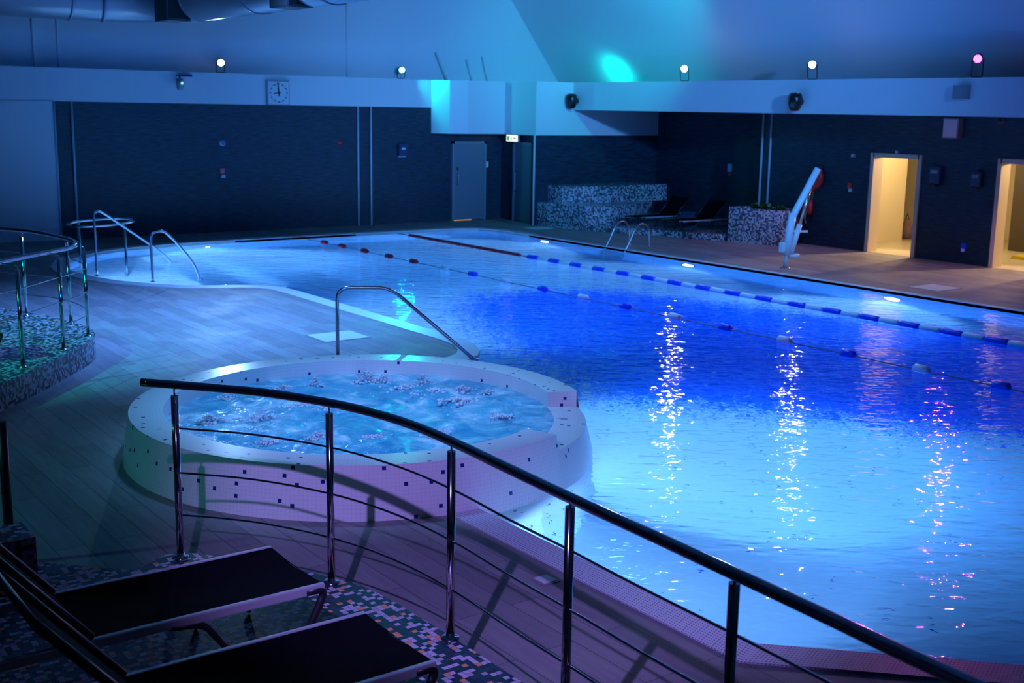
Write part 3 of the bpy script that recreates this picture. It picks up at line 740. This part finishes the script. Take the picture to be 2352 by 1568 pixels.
# ------------------------------------------------------------------ LANE ROPES
def floatm(y0, y1, x, r):
    c = (y0 + y1) / 2; h = (y1 - y0) / 2
    return MB().lathe([(0, -h), (r * .7, -h), (r, -h * .8), (r, h * .8), (r * .7, h), (0, h)], (x, c, -.03), 14, axis='Y')
R1 = root('lane_rope', (14.6, 13.0, -.03), 'main lane rope with blue and white floats and a red far end', 'lane rope')
MB().tube([(14.6, 24.5, -.03), (14.6, 3.0, -.03)], .012, 8).build('cable', CABLE, R1)
nb = 0
for i in range(16):                                       # solid red far end, short discs
    y1 = 24.0 - i * .276
    o = floatm(y1 - .27, y1, 14.6, .045).build('float', REDF, R1); o['label'] = 'red float'
y = 19.32; ki = 0
while y > 5.5:
    o = floatm(y - .34, y, 14.6, .055).build('float', BLUEP, R1); o['label'] = 'blue float'
    o = floatm(y - .685, y - .345, 14.6, .050).build('float', WHITEF, R1); o['label'] = 'white float'
    y -= .69
R2 = root('lane_rope', (12.12, 13.0, -.03), 'second lane rope with widely spaced small floats, nearer the shallow end', 'lane rope')
MB().tube([(12.15, 24.4, -.035), (12.1, 3.0, -.035)], .008, 8).build('cable', CABLE, R2)
for i, (yy, c) in enumerate([(23.5, 0), (22.68, 0), (21.7, 0), (20.7, 0), (19.75, 0), (18.62, 1), (17.7, 2), (16.7, 1), (15.61, 2), (14.56, 1), (13.52, 2), (12.44, 1), (11.42, 2), (10.35, 1), (9.31, 2), (8.24, 1), (7.2, 2), (6.1, 1), (5.0, 2)]):
    mt, nm = [(REDF, 'red float'), (WHITEF, 'white float'), (BLUEP, 'blue float')][c]
    o = floatm(yy - .1, yy + .1, 12.12, .062).build('float', mt, R2); o['label'] = nm

# ------------------------------------------------------------------ FLOOR HATCHES
def hatch(c, sx, sy, label):
    R = root('floor_hatch', (c[0], c[1], 0), label, 'floor hatch', 'pale square hatches in the deck')
    MB().box((c[0] - sx / 2, c[1] - sy / 2, 0), (c[0] + sx / 2, c[1] + sy / 2, .004)).build('hatch_frame', GREYP, R)
    MB().box((c[0] - sx / 2 + .015, c[1] - sy / 2 + .015, .002), (c[0] + sx / 2 - .015, c[1] + sy / 2 - .015, .007)).build('hatch_cover', COPE, R)
hatch((7.155, 13.53), .66, .58, 'pale square floor hatch behind the whirlpool beside the tall handrail')
hatch((4.41, 5.59), .13, .14, 'small pale square drain cover between the foreground railing and the pool')
hatch((18.09, 12.16), .70, .62, 'pale square floor hatch in front of the right-hand doorways')
hatch((18.26, 23.74), .64, .58, 'pale square floor hatch in the far corner beside the mosaic bench')

# ------------------------------------------------------------------ POOL HOIST
ho = root('pool_hoist', (17.82, 15.32, 0), 'white pool hoist arm standing on the right pool edge', 'pool hoist')
B = Vector((17.82, 15.32, 0))
def hp(dx, z): return B + Vector((.80, -.6, 0)) * 0 + Vector((rt.x * dx, rt.y * dx, z))
MB().tube([hp(0, 0), hp(.03, .45)], .035, 12).build('base_post', WPLAS, ho)
MB().tube([hp(.02, .25), hp(.05, .7), hp(.09, 1.05)], .075, 14).build('mast', WPLAS, ho)
MB().tube(bezier_round([hp(.09, .98), hp(.13, 1.08), hp(.52, 1.92)], .05), .066, 14).build('arm', WPLAS, ho)
MB().tube([hp(.10, .28), hp(.24, .85)], .05, 12).build('piston_body', WPLAS, ho)
MB().tube([hp(.23, .8), hp(.40, 1.55)], .028, 10).build('piston_rod', STEELB, ho)
MB().tube([hp(-.04, .71), hp(.40, .71)], .022, 10).build('cross_handle', WPLAS, ho)
MB().tube([hp(.05, .24), hp(.26, .235)], .045, 10).build('foot_lever', WPLAS, ho)
MB().bbox(tuple(hp(-.06, .4) - Vector((.06, .06, .1))), tuple(hp(-.06, .4) + Vector((.06, .06, .1))), .03).build('battery_box', WPLAS, ho)
MB().lathe([(0, 0), (.10, 0), (.10, .012), (.04, .02), (0, .02)], tuple(B), 20).build('base_flange', STEELB, ho)

# ------------------------------------------------------------------ WALL ITEMS
def wroot(name, c, label, cat, grp=None): return root(name, c, label, cat, grp)
# clock
ck = wroot('wall_clock', (12.40, 26.385, 2.905), 'large square white wall clock on the white band showing nearly nine', 'clock')
cx0, cz0, hs = 12.405, 3.22, .285
MB().bbox((cx0 - hs, 26.28, cz0 - hs), (cx0 + hs, 26.385, cz0 + hs), .02).build('clock_case', P('blue_grey_case', (.30, .34, .40), .4), ck)
fc = MB().bbox((cx0 - hs + .025, 26.27, cz0 - hs + .025), (cx0 + hs - .025, 26.285, cz0 + hs - .025), .004).build('clock_face', WPLAS, ck)
WORLD[fc.name] = WORLD[ck.name]
mk = MB()
for k in range(60):
    a = 2 * PI * k / 60; L0, wd = (.035, .012) if k % 5 == 0 else (.014, .005)
    r0, r1 = .225 - L0, .225
    c_, s_ = math.sin(a), math.cos(a); px_, pz_ = c_, s_
    nx_, nz_ = s_, -c_
    mk.face([(cx0 + px_ * r0 + nx_ * wd, 26.268, cz0 + pz_ * r0 + nz_ * wd), (cx0 + px_ * r1 + nx_ * wd, 26.268, cz0 + pz_ * r1 + nz_ * wd), (cx0 + px_ * r1 - nx_ * wd, 26.268, cz0 + pz_ * r1 - nz_ * wd), (cx0 + px_ * r0 - nx_ * wd, 26.268, cz0 + pz_ * r0 - nz_ * wd)])
mk.build('minute_marks', BLACK, fc)
def hand(a, r0, r1, w, y, nm):
    c_, s_ = math.sin(a), math.cos(a); m = MB(); q = []
    for (rr_, ww) in ((r0, w), (r1, w * .7), (r1, -w * .7), (r0, -w)): q.append((cx0 + c_ * rr_ + s_ * ww, y, cz0 + s_ * rr_ - c_ * ww))
    lo = [(a_[0], a_[1] - .006, a_[2]) for a_ in q]; m.face(q); m.face(lo)
    for i in range(4): m.face([q[i], q[(i + 1) % 4], lo[(i + 1) % 4], lo[i]])
    m.build(nm, BLACK, ck)
hand(math.radians(-6), -.08, .24, .016, 26.262, 'minute_hand'); hand(math.radians(-97), -.05, .135, .02, 26.265, 'hour_hand')
# speakers
def speaker(y, z, label):
    R = wroot('loudspeaker', (19.8, y, z), label, 'speaker', 'black loudspeakers on the right bulkhead')
    Mx = Matrix.Rotation(math.radians(0), 3, 'Z')
    m = MB(); prof = [(0, -.20), (.07, -.195), (.115, -.15), (.14, -.05), (.15, .05), (.135, .13), (.10, .17), (0, .185)]
    m.lathe(prof, (19.62, y, z), 20); m.build('cabinet', P('black_gloss', (.008, .008, .010), .25), R)
    MB().tube([(19.80, y, z), (19.66, y, z)], .03, 10).build('wall_bracket', BLACK, R)
    MB().lathe([(0, 0), (.08, 0), (.08, .02), (0, .02)], (19.78, y, z), 16, axis='X').build('mount_plate', BLACK, R)
speaker(24.25, 3.17, 'black loudspeaker at the left end of the right bulkhead')
speaker(16.86, 3.19, 'black loudspeaker at the middle of the right bulkhead')
bx = wroot('sensor_box', (19.8, 13.05, 3.3), 'dark square box on the bulkhead below the magenta spotlight', 'box')
MB().bbox((19.66, 12.92, 3.25), (19.805, 13.2, 3.50), .01).build('box_body', GREYP, bx); MB().bbox((19.655, 12.94, 3.27), (19.665, 13.18, 3.48), .004).build('box_cover', GREYP, bx)
wp = wroot('wall_cabinet', (21.6, 14.36, 2.5), 'pale rectangular cabinet high on the dark wall between the doorways', 'cabinet')
MB().bbox((21.44, 14.20, 2.50), (21.6, 14.55, 2.90), .01).build('cabinet_body', GREYP, wp); MB().bbox((21.43, 14.22, 2.52), (21.445, 14.53, 2.88), .006).build('cabinet_front', WPLAS, wp)
dm = wroot('dome_camera', (21.6, 13.36, 2.86), 'small dome camera on the dark wall above the right doorway', 'camera')
MB().lathe([(0, .014), (.06, .014), (.06, -.03), (0, -.03)], (21.59, 13.36, 2.88), 18, axis='X').build('camera_base', GREYP, dm)
MB().lathe([(.05, 0), (.045, -.03), (.025, -.05), (0, -.055)], (21.56, 13.36, 2.88), 18, axis='X').build('camera_dome', BLACK, dm)
# back wall small items
def disc_item(name, x, z, r, label, cat, m1, m2, n1, n2):
    R = wroot(name, (x, 26.4, z), label, cat)
    MB().lathe([(0, -.03), (r, -.03), (r, .004)], (x, 26.4, z), 24, axis='Y').build(n1, m1, R)
    MB().lathe([(0, -.036), (r * .62, -.036), (r * .62, -.03)], (x + r * .12, 26.4, z), 20, axis='Y').build(n2, m2, R)
disc_item('round_sign', 11.02, 2.05, .068, 'small round pale blue sign on the dark back wall', 'sign', P('pale_blue_sign', (.55, .65, .75), .4), P('blue_sign', (.05, .12, .5), .4), 'sign_plate', 'sign_centre')
disc_item('fire_bell', 14.07, 2.05, .065, 'small dark red round alarm bell on the back wall left of the pale strips', 'alarm bell', DKRED, RED, 'bell_gong', 'bell_cap')
def callpoint(name, c, axis, up, lowr, label, cat, swap=False):
    R = wroot(name, c, label, cat); x, y, z = c
    if axis == 'Y': y += .004
    else: x += .004
    def bx_(dz0, dz1, w, d, off=0):
        if axis == 'Y': return (x - w / 2 + off, y - d, z + dz0), (x + w / 2 + off, y, z + dz1)
        return (x - d, y - w / 2 + off, z + dz0), (x, y + w / 2 + off, z + dz1)
    (nm, a, b_, w, mt) = up; lo, hi = bx_(a, b_, w, .035); MB().bbox(lo, hi, .008).build(nm, mt, R)
    (nm, a, b_, w, mt) = lowr; lo, hi = bx_(a, b_, w, .03, .02 if axis == 'Y' else -.02); MB().bbox(lo, hi, .012).build(nm, mt, R)
callpoint('call_point', (11.0, 26.4, 1.36), 'Y', ('alarm_plate', -.0, .115, .10, PINK), ('label_plate', -.10, -.035, .10, WPLAS), 'pink red fire call point over a white tag on the back wall', 'call point')
callpoint('call_point', (18.47, 26.4, 1.42), 'Y', ('notice', -.03, .12, .12, WPLAS), ('alarm_plate', -.15, -.06, .09, DKRED), 'white notice over a red call point between the two corner doors', 'call point')
callpoint('call_point', (22.85, 21.66, 1.5), 'X', ('notice', -.06, .14, .13, WPLAS), ('alarm_plate', -.17, -.09, .10, PINK), 'white notice over a red call point on the wall behind the far loungers', 'call point')
callpoint('call_point', (21.6, 16.86, 1.37), 'X', ('alarm_plate', -.02, .09, .10, RED), ('label_plate', -.10, -.03, .09, WPLAS), 'red call point with a white tag left of the lit doorway', 'call point')
def small(name, lo, hi, mat, label, cat, part='plate', extra=None):
    R = wroot(name, ((lo[0] + hi[0]) / 2, (lo[1] + hi[1]) / 2, lo[2]), label, cat); MB().bbox(lo, hi, .006).build(part, mat, R)
    if extra: MB().bbox(*extra[0], .004).build(extra[1], extra[2], R)
small('wall_sensor', (21.55, 16.76, 2.02), (21.6, 16.86, 2.10), GREYP, 'small grey sensor on the dark wall left of the lit doorway', 'sensor', 'sensor_case', (((21.54, 16.78, 2.04), (21.555, 16.84, 2.08)), 'sensor_lens', WPLAS))
small('wall_sensor', (21.55, 15.65, 2.14), (21.6, 15.73, 2.22), GREYP, 'small grey sensor directly above the lit doorway', 'sensor', 'sensor_case', (((21.54, 15.67, 2.16), (21.555, 15.71, 2.20)), 'sensor_lens', WPLAS))
small('wall_socket', (21.57, 13.88, .24), (21.6, 13.99, .42), BLUEP, 'blue wall socket low down between the two doorways', 'socket', 'socket_plate', (((21.56, 13.90, .25), (21.575, 13.97, .31)), 'socket_tag', WPLAS))
def dispenser(y, z, w, h, label):
    R = wroot('soap_dispenser', (21.6, y, z), label, 'dispenser', 'dark dispensers between the doorways')
    MB().bbox((21.46, y - w / 2, z - h / 2), (21.604, y + w / 2, z + h / 2), .04).build('dispenser_body', BIN, R)
    MB().bbox((21.44, y - w * .3, z - h * .62), (21.56, y + w * .3, z - h / 2), .01).build('nozzle', BLACK, R)
    MB().bbox((21.45, y - w * .3, z + h * .1), (21.465, y + w * .3, z + h * .3), .004).build('front_panel', GREYP, R)
dispenser(14.68, 1.75, .26, .36, 'large dark dispenser on the wall right of the lit doorway')
dispenser(13.74, 1.72, .22, .30, 'smaller dark dispenser on the wall beside the right doorway')
small('towel_dispenser', (15.70, 26.28, 1.72), (15.96, 26.4, 2.02), BIN, 'dark dispenser on the back wall right of the pale strips', 'dispenser', 'dispenser_body', (((15.77, 26.27, 1.88), (15.88, 26.285, 1.93)), 'front_window', WPLAS))
# white symbols under the dispenser
small('wall_notice', (15.72, 26.385, 1.78 - .09), (15.95, 26.395, 1.715), P('pale_notice', (.6, .62, .7), .4), 'thin pale notice strip just under the dark back wall dispenser', 'notice')
# exit sign
ex = wroot('exit_sign', (18.9, 25.62, 2.08), 'lit exit sign above the right corner door', 'exit sign')
MB().bbox((18.84, 25.48, 2.085), (18.92, 26.0, 2.275), .008).build('sign_case', WPLAS, ex)
EXM = EM('exit_sign_light', (.92, 1.0, .90), 1.7); EXG = EM('exit_sign_green', (.02, .45, .16), .8)
MB().box((18.832, 25.5, 2.10), (18.842, 25.98, 2.26)).build('light_panel', EXM, ex)
gm = MB()
gm.box((18.828, 25.53, 2.165), (18.833, 25.66, 2.195)).box((18.828, 25.63, 2.13), (18.833, 25.66, 2.23)).box((18.828, 25.86, 2.12), (18.833, 25.95, 2.24)).box((18.828, 25.74, 2.12), (18.833, 25.80, 2.20)).box((18.828, 25.75, 2.215), (18.833, 25.785, 2.245))
gm.build('symbols', EXG, ex)
# lifebuoy with throw line
lb = wroot('lifebuoy', (21.5, 17.87, 1.3), 'red horseshoe lifebuoy hanging on the dark wall behind the hoist', 'lifebuoy')
arc = [(21.52, 17.84 - .21 * math.sin(math.radians(d)), 1.53 - .22 * math.cos(math.radians(d))) for d in range(-28, 153, 10)]
MB().tube(arc, .075, 14).build('buoy_ring', RED, lb)
MB().tube([(21.55, 17.66, 1.80), (21.604, 17.66, 1.70)], .02, 8).build('hook', BLACK, lb)
tl = wroot('throw_bag', (21.5, 17.87, .55), 'red throw bag hanging on a line under the lifebuoy', 'throw bag')
MB().lathe([(0, -.16), (.05, -.15), (.062, -.05), (.06, .12), (.04, .16), (0, .165)], (21.53, 17.87, .84), 16).build('bag_body', RED, tl)
MB().tube([(21.61, 17.84, 1.20), (21.53, 17.83, 1.20), (21.53, 17.84, .98)], .008, 6).build('line', TAN, tl)
MB().tube([(21.53, 17.91, 1.22), (21.53, 17.90, .98)], .008, 6).build('line', TAN, tl)
MB().tube(smooth_path([(21.5, 17.92, .8), (21.5, 17.97, .68), (21.5, 17.98, .58), (21.52, 17.95, .48)], 5), .009, 6).build('loose_end', TAN, tl)
# things inside the lit doorways
bg = wroot('cleaning_bag', (24.75, 17.56, 0), 'dark purple bag on the floor at the end of the lit corridor', 'bag')
MB().lathe([(0, 0), (.13, .02), (.15, .18), (.09, .40), (.02, .50), (0, .5)], (24.75, 17.56, 0), 12).build('bag_body', PURP, bg)
MB().tube([(24.75, 17.51, .48), (24.75, 17.56, .62), (24.75, 17.61, .48)], .012, 8).build('bag_handle', BLACK, bg)
ys = wroot('floor_sign', (23.6, 13.85, 0), 'yellow plastic floor sign lying just inside the right doorway', 'floor sign')
MB().bbox((23.3, 13.62, .005), (23.9, 13.92, .045), .01).build('sign_panel', YEL, ys); MB().bbox((23.3, 13.60, .045), (23.9, 13.90, .075), .01).build('sign_panel', YEL, ys)

po = wroot('black_post', (1.705, 7.72, 0), 'thin black post at the left edge of the photo behind the mosaic pier', 'post')
MB().tube([(1.705, 7.72, 0), (1.705, 7.72, .95)], .03, 12).build('post_shaft', BLACK, po)
MB().lathe([(0, 0), (.06, 0), (.06, .01), (.032, .016), (0, .016)], (1.705, 7.72, 0), 18).build('post_foot', BLACK, po)
# ------------------------------------------------------------------ VENTILATION DUCT
du = root('ventilation_duct', (8.0, 20.0, 4.3), 'large round ventilation duct bending under the ceiling at the upper left', 'duct')
R_ = .42; dz = 4.72
path = bezier_round([(-4.8, 21.75, dz), (7.95, 21.2, dz), (7.95, 2.0, dz)], 1.3, 10)
MB().tube(path, R_, 40).build('duct_tube', DUCT, du)
for (c, d) in (((6.2, 21.28, dz), (1, -.04, 0)), ((6.75, 21.2, dz), (1, -.15, 0)), ((7.95, 19.7, dz), (0, 1, 0)), ((7.95, 17.4, dz), (0, 1, 0)), ((3.4, 21.4, dz), (1, -.04, 0)), ((7.95, 15.0, dz), (0, 1, 0))):
    v = Vector(d).normalized(); c = Vector(c)
    MB().tube([c - v * .025, c + v * .025], R_ + .018, 40).build('joint_band', DUCT, du)
def spout(px, py, D, s):
    p = Vector((0, 0, CAMH)) + ray(px, py) * D
    bo_ = MB().bbox((p.x - .22 * s, p.y - .3 * s, p.z - .2 * s), (p.x + .2 * s, p.y + .25 * s, p.z + .3 * s), .02).build('outlet_box', P('dark_outlet', (.05, .06, .06), .6), du); WORLD[bo_.name] = WORLD[du.name]
    MB().bbox((p.x - .18 * s, p.y - .312 * s, p.z - .16 * s), (p.x + .16 * s, p.y - .295 * s, p.z + .26 * s), .004).build('outlet_grille', BLACK, bo_)
spout(396, 22, 20.0, 1.0); spout(668, -14, 16.8, 1.0)

# ------------------------------------------------------------------ LAMPS
def spot(name, loc, target, col, W_, ang_, blend=.5, rad=.05):
    l = bpy.data.lights.new(name, 'SPOT'); l.color = col; l.energy = W_; l.spot_size = math.radians(ang_); l.spot_blend = blend; l.shadow_soft_size = rad
    o = bpy.data.objects.new(name, l); COL.objects.link(o); o.location = loc
    o.rotation_euler = (Vector(target) - Vector(loc)).to_track_quat('-Z', 'Y').to_euler(); return o
def point(name, loc, col, W_, rad=.1):
    l = bpy.data.lights.new(name, 'POINT'); l.color = col; l.energy = W_; l.shadow_soft_size = rad
    o = bpy.data.objects.new(name, l); COL.objects.link(o); o.location = loc; return o
def areal(name, loc, target, col, W_, sx, sy):
    l = bpy.data.lights.new(name, 'AREA'); l.color = col; l.energy = W_; l.shape = 'RECTANGLE'; l.size = sx; l.size_y = sy
    o = bpy.data.objects.new(name, l); COL.objects.link(o); o.location = loc
    o.rotation_euler = (Vector(target) - Vector(loc)).to_track_quat('-Z', 'Y').to_euler(); return o

def spotlight(loc, target, base, lcol, es, label, W_, lightcol, ang_=52):
    """spot lamp on a yoke standing on the ledge"""
    R = root('spotlight', base, label, 'spotlight', 'coloured spotlights on the wall ledges')
    p = Vector(loc); d = (Vector(target) - p).normalized(); q = d.to_track_quat('Z', 'Y').to_matrix()
    body = MB().lathe([(0, -.22), (.05, -.22), (.075, -.16), (.085, 0), (.088, .02), (.07, .02)], tuple(p - d * .02), 20, M=q).build('lamp_body', BLACK, R); WORLD[body.name] = Vector(base)
    MB().lathe([(.072, .004), (.06, .012), (0, .016)], tuple(p), 20, M=q).build('lens', EM('lens_' + label[:12], lcol, es), body)
    sd = Vector((-d.y, d.x, 0)).normalized()
    b0 = Vector(base)
    MB().tube(bezier_round([p - d * .1 + sd * .095, b0 + sd * .095 + Vector((0, 0, .02)), b0 - sd * .095 + Vector((0, 0, .02)), p - d * .1 - sd * .095], .03), .010, 8).build('yoke', BLACK, R)
    spot('spot_light', tuple(p + d * .06), target, lightcol, W_, ang_, .6, .05)
spotlight((11.09, 26.5, 3.87), (6.5, 10, 1.5), (11.09, 26.56, BT), (.80, .93, 1), 35, 'white blue spotlight on the back ledge left of the clock', 420, (.3, .6, 1.0))
spotlight((15.91, 26.5, 3.86), (9, 10, 1.5), (15.91, 26.56, BT), (.12, 1, .80), 9, 'cyan spotlight on the back ledge near the corner', 300, (.0, 1.0, .80))
spotlight((20.05, 20.62, 3.93), (6, 6, 1.5), (20.1, 20.64, BT), (1, .90, .95), 40, 'white spotlight on the right ledge, first from the corner', 460, (.55, .5, 1.0))
spotlight((20.05, 16.83, 3.95), (6, 5, 1.5), (20.1, 16.85, BT), (.85, .75, 1), 40, 'violet white spotlight on the right ledge above the middle loudspeaker', 460, (.45, .42, 1.0))
spotlight((20.05, 13.0, 3.98), (9, 7.0, 1.0), (20.1, 13.02, BT), (1, .06, .62), 9, 'magenta spotlight on the right ledge above the square box', 330, (1.0, .08, .75))
# fixture seen side on against the band near the clock, and the teal lamp hidden behind the corner ledge
sd_ = root('spotlight', (9.95, 26.38, 3.45), 'small unlit spotlight bracketed to the white band left of the clock', 'spotlight', 'coloured spotlights on the wall ledges')
MB().lathe([(0, -.16), (.05, -.16), (.075, -.1), (.085, .08), (0, .085)], (9.98, 26.2, 3.40), 18, axis='Z').build('lamp_body', GREYP, sd_)
MB().tube([(9.98, 26.38, 3.55), (9.98, 26.2, 3.55), (9.98, 26.2, 3.47)], .014, 8).build('bracket', BLACK, sd_)
MB().bbox((10.05, 26.25, 3.53), (10.3, 26.38, 3.57), .008).build('mount_bar', BLACK, sd_)
MB().lathe([(0, 0), (.03, .0), (.02, .02), (0, .025)], (10.0, 26.10, 3.38), 12, axis='Y').build('indicator', EM('green_indicator', (.2, .9, .8), 1.2), sd_)

# underwater lamps
POOLC = (.29, .57, 1.0)
ULE = EM('underwater_lamp_glass', (.85, .95, 1.0), 14.0)
def underwater(loc, nrm, label, W_=1000, dip=.85, ang_=150):
    R = root('underwater_lamp', loc, label, 'pool lamp', 'round lamps set in the pool wall')
    n_ = Vector(nrm).normalized(); q = n_.to_track_quat('Z', 'Y').to_matrix()
    MB().lathe([(.19, 0), (.19, .015), (.15, .02), (.145, .012)], loc, 24, M=q).build('bezel', STEELB, R)
    MB().lathe([(.15, .012), (.09, .03), (0, .036)], loc, 24, M=q).build('lens', ULE, R)
    p = Vector(loc) + n_ * .10; tgt = p + n_ * 1.0 + Vector((0, 0, -dip))
    spot('pool_light', tuple(p), tuple(tgt), POOLC, W_ * 2.5, ang_, 1.0, .08)
for (y, z, lb_) in ((21.9, -.40, 'round lamp under water in the right pool wall, farthest of three'), (17.15, -.47, 'round lamp under water in the right pool wall beyond the hoist'), (12.25, -.50, 'round lamp under water in the right pool wall nearest the doorway reflection')):
    underwater((17.03, y, z), (-1, 0, 0), lb_)
underwater((17.03, 7.2, -.5), (-1, 0, 0), 'unseen lamp under water in the right pool wall, added to light the near end', 90)  # out of view, kept only for its light on the pool floor
underwater((9.8, 24.56, -.42), (0, -1, 0), 'round lamp under water in the far pool wall at the shallow end', 1700)
underwater((8.42, 15.2, -.45), (1, 0, 0), 'round lamp under water in the wall of the deck spit', 1500)
underwater((6.93, 8.34, -.5), (.955, -.297, 0), 'round lamp under water in the whirlpool skirt', 2100, 1.1, 150)
underwater((4.82, 5.9, -.5), (.93, .37, 0), 'round lamp under water in the near pool wall by the grate', 380)
underwater((6.33, 19.85, -.5), (.86, .5, 0), 'unseen lamp under water, added to brighten the rounded shallow end', 1100)  # hidden extra lamp, added to brighten the shallow end

# room wash
spot('blue_wash', (11.5, -2.0, 5.8), (18.6, 25.5, 2.9), (.10, .37, 1.0), 13000, 33, 1.0, .3)
spot('blue_wash_left', (-3.0, 0.0, 3.9), (14.0, 26.6, 3.4), (.0, .19, 1.0), 3500, 36, 1.0, .3)
spot('blue_wash_right', (10.0, 6.0, 5.8), (20.5, 21.5, 4.4), (.0, .27, 1.0), 2000, 52, 1.0, .3)
spot('deck_wash', (6.5, 15.0, 6.0), (6.2, 15.6, 0), (.09, .27, .90), 5400, 84, 1.0, .3)
spot('pool_fill', (12.6, 14.0, 6.4), (12.6, 14.0, 0), (.08, .38, 1.0), 1500, 140, 1.0, .3)  # added fill over the pool and floats, no known lamp there
spot('spa_fill', (5.0, 9.2, 6.2), (5.0, 9.0, 0), (.14, .45, 1.0), 1300, 46, .7, .3)  # added fill that brightens the tub from above, no known source
spot('pink_wash', (20.1, 12.5, 2.92), (19.5, 12.5, 0), (.85, .36, .80), 130, 118, .6, .06)
spot('pink_wash', (20.1, 17.4, 2.92), (19.3, 17.6, 0), (.75, .38, .90), 90, 118, .6, .06)
spot('teal_corner', (20.55, 24.0, 3.74), (21.15, 24.1, 4.0), (.0, .90, .80), 34, 150, .9, .06)
spot('teal_wash', (17.0, 18.0, 5.6), (20.6, 24.0, 4.6), (.0, .62, .72), 800, 66, 1.0, .2)
spot('cyan_spill', (15.95, 26.2, 3.75), (17.8, 25.5, 2.95), (.0, .80, .85), 75, 90, .6, .05)
spot('purple_spot', (.2, 2.0, 4.1), (5.1, 6.7, .1), (.36, .25, 1.0), 1350, 44, .6, .03)
spot('green_spot', (-3.0, 9.0, 4.0), (2.6, 9.4, .2), (.05, .40, .46), 420, 56, .9, .05)
spot('green_spot', (-3.0, 11.0, 4.2), (2.6, 13.6, .27), (.0, .62, .40), 3600, 32, .8, .05)
spot('corridor_fill', (24.6, 15.7, 2.5), (19.6, 15.7, 0), (1.0, .66, .36), 700, 60, .6, .1)  # added fill pushing warm light out through the lit doorway
spot('corridor_fill', (24.4, 12.5, 2.5), (19.4, 12.5, 0), (1.0, .66, .36), 600, 60, .6, .1)  # same added fill for the right doorway
point('corridor_lamp', (23.2, 15.9, 2.45), (1.0, .76, .42), 110, .15)
point('corridor_lamp', (23.3, 12.8, 2.45), (1.0, .76, .42), 90, .15)

# ------------------------------------------------------------------ world and view
wd = bpy.data.worlds.new('world'); sc.world = wd; wd.use_nodes = True
wd.node_tree.nodes['Background'].inputs[0].default_value = (.02, .08, .25, 1); wd.node_tree.nodes['Background'].inputs[1].default_value = .02
sc.view_settings.view_transform = 'Standard'; sc.view_settings.look = 'None'; sc.view_settings.gamma = 1.0; sc.view_settings.exposure = 0.0
sc.view_settings.use_curve_mapping = False
cy_ = sc.cycles
cy_.use_denoising = True; cy_.max_bounces = 10; cy_.diffuse_bounces = 3; cy_.glossy_bounces = 4; cy_.transmission_bounces = 6; cy_.transparent_max_bounces = 6
cy_.sample_clamp_indirect = 4.0; cy_.caustics_reflective = False; cy_.caustics_refractive = True; cy_.blur_glossy = .5
